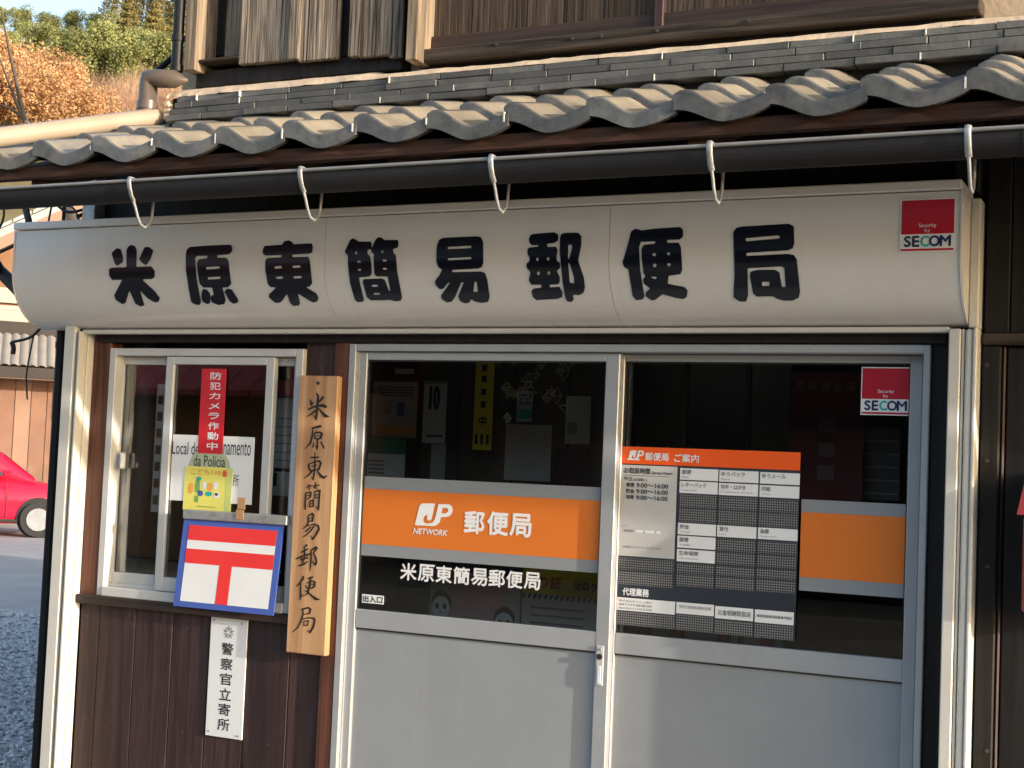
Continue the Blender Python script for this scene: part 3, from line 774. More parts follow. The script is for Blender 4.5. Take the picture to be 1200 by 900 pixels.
TW, TL_, ROWH = .247, .25, .195           # tile working width, length, exposure
def wave(u):
    if u < .10: return .023+.010*math.sin(math.pi*.5*u/.10)
    if u < .55: return .0080+.0250*math.cos(math.pi*(u-.10)/.45)
    return -.017+.036*((u-.55)/.45)**1.7
def tile_mesh(name, eave):
    nu, nv = 16, 3
    th = .017
    top = []; bot = []
    drop = .050 if eave else .030
    mb = MB()
    us = [i/nu for i in range(nu+1)]
    def pt(u, v, dz):
        x = u*(TW+.012)-.002
        y = v*TL_
        z = wave(u)+.004*(1-u)+v*TL_*(SLOPE-.10)+dz
        return (x, y, z)
    vs_t = [pt(u, j/nv, 0) for j in range(nv+1) for u in us]
    vs_b = [pt(u, j/nv, -th) for j in range(nv+1) for u in us]
    n = nu+1
    fs = []
    for j in range(nv):
        for i in range(nu):
            fs.append((j*n+i, j*n+i+1, (j+1)*n+i+1, (j+1)*n+i))
    mb.add(vs_t, fs, True)
    mb.add(vs_b, [f[::-1] for f in fs], True)
    # front face: rounded upper edge, then straight drop
    fr = [pt(u, 0, 0) for u in us]; lo = [(p[0], p[1]-.004, p[2]-.006) for p in fr]
    arc = lambda u: -.057+.034*(abs(u-.52)/.52)**2
    bt = [(p[0], p[1]-.004, (.45*arc(u)+.55*(p[2]-.042) if eave else p[2]-drop)) for p, u in zip(fr, us)]; bk = [(p[0], p[1]+.020, p[2]) for p in bt]
    mb.add(fr+lo, [(i, n+i, n+i+1, i+1) for i in range(nu)], True)
    mb.add(lo+bt, [(i, n+i, n+i+1, i+1) for i in range(nu)], False)
    mb.add(bt+bk, [(i, n+i, n+i+1, i+1) for i in range(nu)], False)
    if eave: mb.add(bk+[(p[0], p[1]+.020, p[2]-th) for p in fr], [(i, n+i, n+i+1, i+1) for i in range(nu)], False)
    for u in (0.0, 1.0):
        sd_ = [pt(u, 0, 0), pt(u, 1, 0), pt(u, 1, -th), pt(u, 0, -drop)]
        sd_[3] = bt[0] if u == 0 else bt[-1]
        mb.add(sd_, [(0, 1, 2, 3) if u else (3, 2, 1, 0)])
    me, o = mb.mesh(name, [MAT['tile'], MAT['tile_top_lit']], (0, 0, 0))
    for i in range(len(fs)): me.polygons[i].material_index = 1 if 3 <= (i % nu) <= 13 else 0  # tan sunlight colour in the pans, humps left grey as if shaded
    return me
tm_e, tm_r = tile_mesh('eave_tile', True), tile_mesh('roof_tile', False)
ncol = 23
random.seed(11)
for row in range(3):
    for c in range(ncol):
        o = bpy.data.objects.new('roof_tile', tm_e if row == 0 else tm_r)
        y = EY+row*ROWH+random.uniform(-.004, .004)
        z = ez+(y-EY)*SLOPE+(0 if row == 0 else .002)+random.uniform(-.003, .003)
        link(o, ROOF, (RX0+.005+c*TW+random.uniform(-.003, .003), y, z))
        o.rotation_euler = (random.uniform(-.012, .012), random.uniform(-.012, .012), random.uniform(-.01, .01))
# mortar dabs in the joints of the eave tiles
for c in range(1, ncol):
    if random.random() < .75:
        q = MB(); xx = RX0+.004+c*TW; h = random.uniform(.012, .026)
        zz = ez+.010+.019-.012
        q.box(xx-.0028, xx+.0028, EY-.0075, EY+.004, zz-h-.014, zz-.006, .001); q.build('joint_mortar', MAT['mortar_joint'], ROOF)
# the run of roof beyond the frame
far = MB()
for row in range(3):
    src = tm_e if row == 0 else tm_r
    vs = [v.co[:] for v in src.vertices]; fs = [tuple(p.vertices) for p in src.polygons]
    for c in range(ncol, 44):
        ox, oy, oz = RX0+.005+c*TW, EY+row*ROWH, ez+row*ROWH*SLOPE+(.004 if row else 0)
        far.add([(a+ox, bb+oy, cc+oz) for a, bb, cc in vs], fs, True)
far.build('tiles_beyond', MAT['tile_top_lit'], ROOF, kind='stuff')

# flat ridge courses against the wall
NY = -.085
nz0 = Z(600, 109, NY)
ch = .0245
random.seed(5)
x_left = X(196, 120, NY)
for k in range(4):
    xx = x_left-(.015 if k == 0 else 0)+random.uniform(-.02, .02)
    first = True
    while xx < .75:
        ln = random.uniform(.185, .215) if not first else random.uniform(.08, .19)
        first = False
        q = MB()
        z0 = nz0+k*ch+random.uniform(-.0012, .0012)
        dy = random.uniform(-.004, .004)
        a, bz = xx+.0012, xx+ln-.0012
        q.box(a, bz, NY+.010*k+dy, NY+.16, z0, z0+ch-.0022, .0025)
        o = q.build('ridge_tile', MAT['ridge'], ROOF)
        o.rotation_euler = (0, random.uniform(-.006, .006), 0)
        if random.random() < .35:
            q = MB(); q.box(bz-.0005, bz+.0030, NY+.010*k+dy-.001, NY+.02, z0+.002, z0+ch-.003); q.build('joint_mortar', MAT['mortar_joint'], ROOF)
        xx += ln
q = MB(); q.box(x_left-.02, .75, NY+.055, NY+.15, nz0-.10, nz0+4*ch); q.build('ridge_core', MAT['black'], ROOF)
q = MB(); q.box(.751, 7.1, NY+.02, NY+.16, nz0-.02, nz0+4*ch); q.build('ridge_run', MAT['ridge'], ROOF)
# uneven mortar bed on top of the courses
mb = MB(); nx = 160
prof = []
random.seed(9)
for i in range(nx+1):
    x = x_left-.03+(7.1-x_left)*((i/nx)**1.6)
    j = random.uniform(-.006, .006)
    z1 = nz0+4*ch-.002
    w_ = .018 if x < -2.6 else .006
    prof.append([(x, NY+.030+j, z1), (x, NY+.036+j*.7, z1+.010+random.uniform(0, .003)), (x, NY+.062, z1+.020+w_*.6+random.uniform(-.002, .003)), (x, .046, z1+.036+w_)])
vs = [p for row in prof for p in row]
mb.add(vs, [(i*4+k, (i+1)*4+k, (i+1)*4+k+1, i*4+k+1) for i in range(nx) for k in range(3)], True)
mb.build('mortar_bed', MAT['mortar'], ROOF)
# broken mortar at the left end of the courses
mb = MB(); random.seed(2)
for i in range(9):
    c = (x_left-.012+random.uniform(-.02, .012), NY+.03+random.uniform(-.02, .05), nz0+.008+i*.0095)
    s = random.uniform(.012, .022)
    mb.box(c[0]-s, c[0]+s, c[1]-s, c[1]+s, c[2]-s*.6, c[2]+s*.6, s*.4)
mb.build('end_mortar', MAT['mortar'], ROOF)

# ------------------------------------------------------------------ upper storey
w = MB(); w.box(UX0, 6.9, .10, .14, 2.6, 5.2); UW = w.build('upper_wall', paint('tan_plaster', (.52, .40, .27), .9, .1, 5, .2, 60), BL)
zb = lambda px, py, Y: Z(px, py, Y)
TOPZ = 4.6
# left corner pillar and shutter box
def board(px0, px1, pyb, y0, y1, mat, name='board', bev=.003):
    q = MB(); q.box(X(px0, 40, y0), X(px1, 40, y0), y0, y1, zb((px0+px1)/2, pyb, y0), TOPZ, bev); return q.build(name, mat, UW)
board(217, 230, 82, -.03, .10, MAT['pillar'], 'pillar')
board(231, 241, 78, .02, .10, MAT['old'], 'jamb')
board(241, 266, 66, .085, .099, MAT['blackwood'], 'recess_board')
board(263, 284, 66, .03, .085, MAT['old'])
q = MB(); q.box(X(231, 66, -.005), X(281, 66, -.005), -.01, .10, zb(250, 69, 0)-.012, zb(250, 69, 0), .003); q.build('ledge', MAT['old_x'], UW)
board(281, 343, 72.5, -.005, .02, MAT['old'])
board(337.5, 350, 69, -.022, -.006, MAT['old'], 'batten')
board(349.5, 396, 70, -.006, .018, MAT['old'])
board(394, 410, 66, .03, .05, MAT['blackwood'])
board(408, 421, 66, -.018, .012, MAT['old'], 'batten')
board(421, 459, 65.5, -.004, .02, MAT['old'])
board(456, 470, 67, .003, .025, MAT['old'])
board(467, 480, 65, .04, .06, MAT['blackwood'])
board(476, 489, 70, -.05, .10, MAT['pillar'], 'pillar')
q = MB(); q.box(X(230, 80, .03), X(470, 80, .03), .03, .10, zb(350, 92, .03), zb(350, 72, .03), .003); q.build('under_ledge_shade', MAT['blackwood'], UW)  # blackened strip gives the shaded gap below the boards its darkness
# window boards and sill to the right of the pillar
sx0, sx1 = X(491, 60, .0), X(1148, 6, .0)
sz0, sz1 = zb(700, 54, 0), zb(700, 37, 0)
q = MB(); q.box(sx0, sx1, 0, .10, sz0, sz1, .004); SIL = q.build('sill', MAT['old_x'], UW)
for px, py in ((582, 52), (671, 45), (705, 42), (770, 36), (877, 24)):
    c = P(px, py, -.001); q = MB(); q.tube([(c[0], -.0005, c[2]), (c[0], -.005, c[2])], .0055, 8); q.build('nail', MAT['nail'], SIL)
q = MB(); q.box(sx0+.01, sx1-.02, .047, .099, nz0+4*ch, sz0-.001); q.build('under_sill_shade', MAT['blackwood'], UW)  # dark strip standing in for the shade under the sill
q = MB(); q.box(sx0, sx1, .045, .06, sz1+.001, sz1+.055, .003); q.build('bottom_rail', MAT['stain_x'], UW)
bxs = [497, 553, 617, 660, 712, 767]
for a, c in zip(bxs[:-1], bxs[1:]):
    q = MB(); q.box(X(a, 20, .06)+.001, X(c, 20, .06)-.001, .061, .075, sz1+.03, TOPZ, .002); q.build('board', MAT['old_brown'], UW)
q = MB(); q.box(X(767, 10, .04), X(778, 10, .04), .035, .08, sz1+.002, TOPZ, .003); q.build('stile', MAT['stain'], UW)
bxs = [779, 850, 925, 1000, 1075, 1146]
for a, c in zip(bxs[:-1], bxs[1:]):
    q = MB(); q.box(X(a, 5, .06)+.001, X(c, 5, .06)-.001, .061, .075, sz1+.03, TOPZ, .002); q.build('board', MAT['old_brown'], UW)
# ------------------------------------------------------------------ signboard
SB_T, SB_B, SB_D = 2.335, 1.985, .20
def prof_y(z):
    z = np.asarray(z, float)
    t = np.clip((2.19-z)/.206, 0, 1)
    return np.where(z > 2.19, -SB_D, -.012-(SB_D-.012)*np.sqrt(np.maximum(0, 1-t*t)))
sgx0, sgx1 = X(19, 275, -SB_D), X(1126, 225, -SB_D)
SG = thing('signboard', ((sgx0+sgx1)/2, -.1, 1.985), 'long cream metal signboard with rounded underside and eight big black characters', 'signboard')
zz = [2.19-.206*math.sin(math.pi/2*i/22) for i in range(23)]
front = [(-.005, SB_T), (-SB_D, SB_T), (-SB_D, 2.26)]+[(float(prof_y(z)), z) for z in zz]
inner = [(-.002, 1.984)]
seams = [sgx0, X(379, 330, -SB_D), X(713, 310, -SB_D), sgx1]
for a, c in zip(seams[:-1], seams[1:]):
    q = MB()
    pr = front+inner
    q.extrude_x(pr, a+.0008, c-.0008, True, False)
    q.smooth = [len(f) == 4 for f in q.f]
    o = q.build('panel', MAT['cream'], SG)
    md = o.modifiers.new('split', 'EDGE_SPLIT'); md.split_angle = math.radians(40)
q = MB(); q.box(sgx0-.004, sgx1+.004, -SB_D-.013, -.004, SB_T+.003, SB_T+.030, .003); q.build('top_rim', MAT['cream'], SG)
for xe, s in ((sgx0, -1), (sgx1, 1)):
    q = MB(); pr = [(y*1.012-.001, z) for y, z in front]+inner
    a, c = (xe-.0065, xe-.0005) if s < 0 else (xe+.0005, xe+.0065)
    q.extrude_x(pr, a, c, True, False)
    q.build('end_plate', MAT['cream'], SG)
def on_sign(px, py, off=.0022):
    y = np.full(len(px), -SB_D)
    for _ in range(40):
        p = PN(px, py, y)
        y = .6*y+.4*prof_y(p[:, 2])
    e = 1e-3
    dz = (prof_y(p[:, 2]+e)-prof_y(p[:, 2]-e))/(2*e)
    n = np.stack([np.zeros(len(y)), -np.ones(len(y)), dz], 1)
    n = n/np.linalg.norm(n, axis=1)[:, None]
    p = PN(px, py, y)
    return p+n*off
for off, s, adds, subs in BIG:
    glyph('character', off, s, adds, subs, on_sign, MAT['navy'], SG)

def security_sticker(corners, Y, label, bend=False):
    """red square sticker: corners of the photograph, left-top, right-top, left-bottom"""
    (ax, ay), (bx_, by_), (cx, cy) = corners
    x0, x1 = X(ax, ay, Y), X(bx_, by_, Y); z1 = Z(ax, ay, Y); z0 = Z(cx, cy, Y)
    q = MB(); q.box(x0, x1, Y-.0012, Y, z0, z1)
    s = q.build('security_sticker', MAT['paper'], None, label, 'sticker')
    W_, H_ = x1-x0, z1-z0
    def rect(u0, u1, v0, v1, mat, name):
        q = MB(); q.quad((x0+W_*u0, Y-.0018, z0+H_*v0), (x0+W_*u1, Y-.0018, z0+H_*v0), (x0+W_*u1, Y-.0018, z0+H_*v1), (x0+W_*u0, Y-.0018, z0+H_*v1))
        return q.build(name, mat, s)
    rect(.02, .98, .335, .975, MAT['red_dark'], 'red_field')
    rect(.02, .98, .022, .062, MAT['red_dark'], 'red_stripe')
    t_ = lambda st, u0, u1, v0, v1, mat, **k: text_rect(st, x0+W_*u0, x0+W_*u1, z0+H_*v0, z0+H_*v1, Y-.0024, mat, s, **k)
    t_('Security', .34, .66, .44, .535, MAT['white_print'])
    t_('by', .45, .55, .355, .435, MAT['white_print'])
    for ch_, u0, u1, mt in (('S', .075, .205, 'navy_print'), ('E', .225, .36, 'navy_print'), ('C', .375, .535, 'teal'), ('O', .53, .735, 'navy_print'), ('M', .725, .93, 'navy_print')):
        t_(ch_, u0, u1, .095, .305, MAT[mt], bold=.035)
    return s
security_sticker([(1056, 234), (1120.5, 231.5), (1054, 296)], -SB_D-.001, 'red and white security sticker on the right end of the signboard')
security_sticker([(1010, 430), (1068.5, 431), (1008, 486)], RY+.0125, 'red and white security sticker inside the top corner of the door glass')

# ------------------------------------------------------------------ gutter with hooks
GYc, GR = -.668, .043
gz = float(P(400, 197, GYc-GR)[2])
GT = thing('rain_gutter', (-1.5, GYc, gz-.07), 'long dark half round rain gutter below the roof tiles', 'gutter')
prof = []
for i in range(15):
    a = math.pi*i/14
    prof.append((GYc-GR*math.cos(a), gz-.014-.046*math.sin(a)))
prof = [(GYc-GR, gz)]+prof+[(GYc+GR, gz)]
inn = [(GYc+(y-GYc)*.93, z+.003) for y, z in reversed(prof)]
q = MB(); q.extrude_x(prof+inn, -4.15, X(1197, 160, GYc-GR), True, False); q.build('channel', MAT['gutter'], GT)
q = MB(); q.extrude_x([(GYc+(y-GYc)*1.03, z-.0015) for y, z in prof]+inn, X(1197, 160, GYc-GR)+.0005, X(1197, 160, GYc-GR)+.06, True, False); q.build('joint_sleeve', MAT['gutter'], GT)
q = MB(); q.extrude_x(prof+inn, X(1197, 160, GYc-GR)+.0605, 7.0, True, False); q.build('channel', MAT['gutter'], GT)
q = MB(); q.tube([(-4.15, GYc-GR-.003, gz), (7.0, GYc-GR-.003, gz)], .0055, 8); q.build('bead', MAT['bead'], GT)
for px, py in ((154, 212), (354, 199), (577, 186), (833, 169), (1135, 149)):
    xx = X(px, py, GYc-GR)
    h = MB()
    f0 = GYc-GR-.004
    h.tube([(xx, f0+.012, gz+.008), (xx, f0-.005, gz+.009), (xx, f0-.008, gz-.004), (xx, f0-.004, gz-.022), (xx, f0+.006, gz-.045), (xx, f0+.020, gz-.060)], .0034, 8, flat=2.4)
    hk = h.build('hook', MAT['galv'], GT)
    h = MB()
    h.tube([(xx, f0+.018, gz-.060), (xx, f0+.030, gz-.080), (xx, f0+.040, gz-.102), (xx, f0+.056, gz-.127), (xx, f0+.078, gz-.134), (xx, f0+.098, gz-.121), (xx, f0+.109, gz-.092), (xx, f0+.113, gz-.04), (xx, f0+.114, gz-.012)], .0044, 8)
    h.build('loop', MAT['galv'], hk)

# ------------------------------------------------------------------ drain pipes at the left corner
vx = X(209, 40, -.02)
DPp = thing('drain_pipe', (vx, -.02, 2.8), 'dark vertical drain pipe with brown elbow at the upper corner', 'pipe')
q = MB(); q.tube([(vx, -.02, Z(209, 84, -.02)), (vx, -.02, 4.6)], .0205, 14); q.build('pipe', MAT['pipe_dark'], DPp)
for py in (45, 80):
    q = MB(); zc = Z(209, py, -.02); q.tube([(vx, -.02, zc-.012), (vx, -.02, zc+.012)], .0245, 14); q.build('collar', MAT['pipe_dark'], DPp)
e0, e1 = P(213, 93, -.06), P(182, 92, -.07)
e2, e3 = P(174, 100, -.07), P(172, 138, -.07)
q = MB()
pts = [tuple(e0), tuple(e0*.4+e1*.6), tuple(e1)]
mid = (e1+e2)/2+np.array([-.012, 0, .012])
q.tube([tuple(e0+np.array([.012, .02, 0])), tuple(e0*.75+e1*.25), tuple(e1), tuple(mid), tuple(e2), tuple(e3)], [.006, .033, .034, .036, .034, .034], 16)
q.build('elbow', MAT['pipe'], DPp)
q = MB(); c = P(172.5, 124, -.07); q.tube([(c[0], -.07, c[2]-.015), (c[0], -.07, c[2]+.015)], .038, 16); q.build('socket', MAT['pipe'], DPp)
a, bq = P(176, 138, -.07), P(0, 160, -.60)
d = bq-a; d[0] = -.14
q = MB(); q.tube([tuple(a+d*-.06), tuple(a+d*.5), tuple(a+d*1.25)], .033, 16)
q.build('roof_drain_pipe', MAT['pipe_pale'], None, 'pale tan drain pipe lying down the left edge of the tiles', 'pipe')
q = MB(); q.tube([tuple(P(183, 84, .15)), tuple(P(206, 64, .15))], .012, 8)
q.build('stay_pipe', MAT['pipe_dark'], None, 'thin dark slanting stay behind the drain pipe', 'pipe')
dpx = X(70.5, 400, .0)-.012
q = MB(); q.tube([(dpx, .015, 0), (dpx, .015, 2.02)], .0165, 12)
for zc in (.5, 1.93):
    q.tube([(dpx, .015, zc-.012), (dpx, .015, zc+.012)], .0195, 12)
q.build('downpipe', MAT['pipe_dark'], None, 'dark downpipe standing against the left guide rail', 'pipe')

# ------------------------------------------------------------------ cedar plaque
FY = -.030
x0, x1 = X(351, 440, FY), X(396.5, 440, FY)
z1, z0 = Z(351, 440, FY), Z(334, 764, FY)
PQ = thing('wooden_plaque', ((x0+x1)/2, -.03, z0), 'tall oiled cedar plaque with eight brush written characters', 'plaque')
q = MB(); q.box(x0, x1, FY, -.001, z0, z1, .003); q.build('plank', MAT['cedar'], PQ)
c = P(373, 449, FY); q = MB(); q.tube([(c[0], FY-.003, c[2]), (c[0], FY-.0003, c[2])], .006, 10); q.build('nail', MAT['print_black'], PQ)
on_pl = lambda px, py: PN(px, py, np.full(len(px), FY-.0012))
for off, strokes in BRUSH:
    glyph('character', off, 18.0, strokes, [], on_pl, MAT['ink'], PQ, step=.28, blur=1, strokes=True)

# ------------------------------------------------------------------ police plate
FY = .0075
x0, x1 = X(247.5, 724, FY), X(290.5, 727, FY)
z1, z0 = Z(247, 721, FY), Z(238, 861, FY)
PP = thing('enamel_plate', ((x0+x1)/2, .01, z0), 'narrow white enamel plate with black upright characters on the brown boards', 'plate')
q = MB(); q.box(x0, x1, FY, FY+.0045, z0, z1, .0012); q.build('plate', MAT['white'], PP)
W_, H_ = x1-x0, z1-z0
for u, v in ((.09, .965), (.86, .955), (.10, .04), (.9, .03)):
    q = MB(); q.tube([(x0+W_*u, FY-.0025, z0+H_*v), (x0+W_*u, FY-.0002, z0+H_*v)], .0036, 10); q.build('screw', MAT['galv'], PP)
for i, ch_ in enumerate('警察官立寄所'):
    zc = z0+H_*(.735-i*.1255)
    text_rect(ch_, x0+W_*.335, x0+W_*.655, zc-H_*.05, zc+H_*.05, FY-.0008, MAT['print_black'], PP, bold=.012, name='character')
ex, ezz = x0+W_*.50, z0+H_*.872
mb = MB()
for k in range(5):
    a = math.pi/2+k*2*math.pi/5
    def pp(r, da): return (ex+r*math.cos(a+da), FY-.0008, ezz+r*math.sin(a+da))
    mb.add([pp(.004, 0), pp(.014, -.32), pp(.026, 0), pp(.014, -.05)], [(0, 1, 2, 3)])
    mb.add([pp(.004, 0), pp(.014, .05), pp(.026, 0), pp(.014, .32)], [(0, 1, 2, 3)])
    mb.add([pp(.006, .63), pp(.020, .52), pp(.021, .63), pp(.020, .74)], [(0, 1, 2, 3)])
mb.build('emblem', MAT['print_grey'], PP)

# ------------------------------------------------------------------ postal mark sign
FY = -.020
jx0, jx1 = X(213, 660, FY), X(330, 668, FY)
jz1, jz0 = Z(217, 608, FY), Z(207, 709, FY)
# the sign leans out a little at its foot on the ledge
JM = thing('postal_mark_sign', ((jx0+jx1)/2, -.03, jz0), 'blue framed white sign with the red postal mark leaning on the window ledge', 'sign')
W_, H_ = jx1-jx0, jz1-jz0
lean = -.028
def jy(v, off=0): return FY+lean*(1-v)-off
def jshear(v): return -.006*(1-v)
def jquad(u0, u1, v0, v1, mat, name, off):
    q = MB()
    p = [(jx0+W_*u+jshear(v), jy(v, off), jz0+H_*v) for u, v in ((u0, v0), (u1, v0), (u1, v1), (u0, v1))]
    q.add(p, [(0, 1, 2, 3)]); return q.build(name, mat, JM)
q = MB()
fp = [(jx0+W_*u+jshear(v), jy(v, 0), jz0+H_*v) for u, v in ((0, 0), (1, 0), (1, 1), (0, 1))]
bp = [(x, y+.004, z) for x, y, z in fp]
q.add(fp+bp, [(0, 1, 2, 3), (7, 6, 5, 4), (0, 4, 5, 1), (1, 5, 6, 2), (2, 6, 7, 3), (3, 7, 4, 0)]); q.build('blue_board', MAT['flag_blue'], JM)
jquad(.065, .945, .065, .935, MAT['paper'], 'white_field', .0008)
jquad(.065, .945, .765, .935, MAT['flag_red'], 'upper_bar', .0014)
jquad(.065, .945, .50, .665, MAT['flag_red'], 'lower_bar', .0014)
jquad(.42, .545, .065, .4998, MAT['flag_red'], 'stem', .0014)
q = MB(); q.box(X(216, 603, -.02), X(338, 606, -.02), -.030, .002, jz1+.001, jz1+.034, .003); q.build('clip_rail', MAT['galv'], JM)
for px, py, hh in ((281, 603, .034), (283, 590, .04)):
    c = P(px, py, -.032)
    q = MB(); q.box(c[0]-.016, c[0]+.016, -.033, -.0312, c[2]-hh/2, c[2]+hh/2); q.build('tape', MAT['tape'], JM)

# ------------------------------------------------------------------ stickers on the window
GYw = .004+.0105
def sheet(name, corners, Y, mat, label, cat, th=.0008):
    (ax, ay), (bx_, by_), (cx, cy) = corners
    x0, x1 = X(ax, ay, Y), X(bx_, by_, Y); z1, z0 = Z(ax, ay, Y), Z(cx, cy, Y)
    q = MB(); q.box(x0, x1, Y-th, Y, z0, z1)
    o = q.build(name, mat, None, label, cat)
    return o, x0, x1, z0, z1
# white sign with Portuguese lettering, behind the glass
Yb = .004+.0165
o, x0, x1, z0, z1 = sheet('police_notice', [(203, 509), (299, 511), (201, 586)], GYw-.0001, MAT['paper'], 'white notice with dark Portuguese words on the window glass', 'notice')
text_px('Local de', 202, 233, 517, 532, GYw-.0014, MAT['print_black'], o)
text_px('namento', 262, 294, 518, 533, GYw-.0014, MAT['print_black'], o)
text_px('da Polícia', 227, 264, 533, 546, GYw-.0026, MAT['print_black'], o)
text_px('所', 273, 280, 556, 570, GYw-.0014, MAT['print_black'], o)
# red strip
o, x0, x1, z0, z1 = sheet('red_strip', [(237, 432), (266, 433), (233, 531)], GYw-.0020, MAT['red'], 'red vertical sticker with white characters at the top of the window', 'sticker')
n = len('防犯カメラ作動中')
for i, ch_ in enumerate('防犯カメラ作動中'):
    zc = z1-(z1-z0)*(.085+.118*i); k = .045 if ch_ not in 'カメラ' else .038
    text_rect(ch_, x0+(x1-x0)*.36, x0+(x1-x0)*.80, zc-(z1-z0)*k, zc+(z1-z0)*k, GYw-.0034, MAT['white_print'], o, bold=.02, name='character')
# round faded sticker behind the yellow one
c = P(245, 551, GYw-.0006)
q = MB(); n = 28; rr = .094
q.add([(c[0]+rr*math.cos(2*math.pi*i/n), GYw-.0017, c[2]+rr*.9*math.sin(2*math.pi*i/n)) for i in range(n)], [tuple(range(n))])
q.build('round_sticker', paint('faded_green_sticker', (.46, .52, .33), .5, .1, 9), None, 'faded pale green round sticker half hidden behind the yellow sticker', 'sticker')
o, x0, x1, z0, z1 = sheet('yellow_sticker', [(217, 546), (273, 548), (214, 597)], GYw-.0020, MAT['yellow'], 'square yellow sticker with small coloured pictures on the window', 'sticker')
W_, H_ = x1-x0, z1-z0
def yq(u0, u1, v0, v1, mat):
    q = MB(); n = 14
    cx, cz, ru, rv = x0+W_*(u0+u1)/2, z0+H_*(v0+v1)/2, W_*(u1-u0)/2, H_*(v1-v0)/2
    q.add([(cx+ru*math.copysign(abs(math.cos(t))**.6, math.cos(t)), GYw-.0036, cz+rv*math.copysign(abs(math.sin(t))**.6, math.sin(t))) for t in [2*math.pi*i/n for i in range(n)]], [tuple(range(n))])
    q.build('printed_shape', mat, o)
q = MB(); q.quad((x0+W_*.87, GYw-.0032, z0), (x1, GYw-.0032, z0), (x1, GYw-.0032, z1), (x0+W_*.87, GYw-.0032, z1)); q.build('margin', MAT['yellow_green'], o)
text_rect('こども110', x0+W_*.14, x0+W_*.76, z0+H_*.82, z0+H_*.95, GYw-.0036, MAT['orange_print'], o, bold=.01)
text_rect('番', x0+W_*.79, x0+W_*.90, z0+H_*.79, z0+H_*.95, GYw-.0042, MAT['flag_red'], o, bold=.01)
for a in ((.10, .20, .38, .62, 'orange_print'), (.24, .34, .40, .70, 'green_print'), (.26, .36, .68, .77, 'teal'), (.30, .41, .33, .46, 'flag_blue'),
          (.39, .48, .50, .67, 'paper'), (.50, .60, .46, .64, 'orange_print'), (.62, .72, .50, .67, 'paper'), (.46, .60, .34, .44, 'teal'), (.64, .76, .30, .44, 'paper'), (.66, .72, .36, .42, 'teal'), (.24, .32, .18, .34, 'green_print')):
    yq(*a[:4], MAT[a[4]])
text_rect('........', x0+W_*.30, x0+W_*.68, z0+H_*.08, z0+H_*.11, GYw-.0036, MAT['green_print'], o, bold=.06)

# ------------------------------------------------------------------ films, lettering and board on the doors
GL = LY+.014; GRr = RY+.014               # front faces of the two panes
gx0, gx1 = X(420, 430, LY)+.034+.004, X(726.2, 430, LY)-.047-.004
zA1, zA0 = Z(430, 558, GL), Z(430, 651, GL); zO1, zO0 = Z(430, 572.5, GL), Z(430, 637.5, GL)
def film(x0, x1, Y, za1, zo1, zo0, za0, label):
    q = MB(); q.box(x0, x1, Y-.0012, Y-.0004, zo0, zo1)
    o = q.build('window_band', MAT['orange'], None, label, 'film')
    q = MB(); q.box(x0, x1, Y-.0012, Y-.0004, zo1+.0003, za1); q.build('upper_edge', MAT['grey_film'], o)
    q = MB(); q.box(x0, x1, Y-.0012, Y-.0004, za0, zo0-.0003); q.build('lower_edge', MAT['grey_film'], o)
    return o
FL = film(gx0, gx1, GL, zA1, zO1, zO0, zA0, 'wide orange band with grey edges and white lettering across the left door glass')
on_gl = lambda px, py: PN(px, py, np.full(len(px), GL-.0022))
glyph('logo', (475, 580), 16.36, LOGO[0], LOGO[1], on_gl, MAT['white_print'], FL, step=.3, blur=1)
text_px('NETWORK', 484, 524.5, 618.5, 625.5, GL-.0022, MAT['white_print'], FL, bold=.03, shear=.2)
for ch_, a, c, yt, yb in (('郵', 543.5, 568, 598, 625), ('便', 570.5, 596, 598.5, 627), ('局', 597, 623, 601, 628.5)):
    text_px(ch_, a, c, yt, yb, GL-.0022, MAT['white_print'], FL, bold=.028, name='character')
# name in white under the band
tx = [(469, 489.5), (489.5, 509.5), (510, 531), (530.5, 545), (551, 569), (570.5, 590), (591.5, 612), (612.5, 633.5)]
NM = thing('door_lettering', (X(550, 670, GL), GL, Z(550, 680, GL)), 'line of white characters stuck on the glass below the orange band', 'lettering')
for i, ch_ in enumerate('米原東簡易郵便局'):
    a = 469+i*20.7; yt = 659+i*1.55
    text_px(ch_, a, a+19.4, yt, yt+20.5, GL-.0012, MAT['white_print'], NM, bold=.022, name='character')
o, x0, x1, z0, z1 = sheet('entrance_label', [(424.5, 696), (450, 698), (423.5, 706)], GL-.0004, MAT['paper'], 'tiny white label with three black characters low on the left door glass', 'label')
text_rect('出入口', x0+.004, x1-.004, z0+.003, z1-.003, GL-.0018, MAT['print_black'], o, bold=.02)
# band on the right leaf
bx1 = X(1082, 425, RY)-.036-.004
film(X(938.5, 620, GRr), bx1, GRr, Z(940, 585, GRr), Z(940, 600, GRr), Z(940, 676, GRr), Z(940, 692, GRr), 'plain orange band with grey edges at the right end of the right door glass')

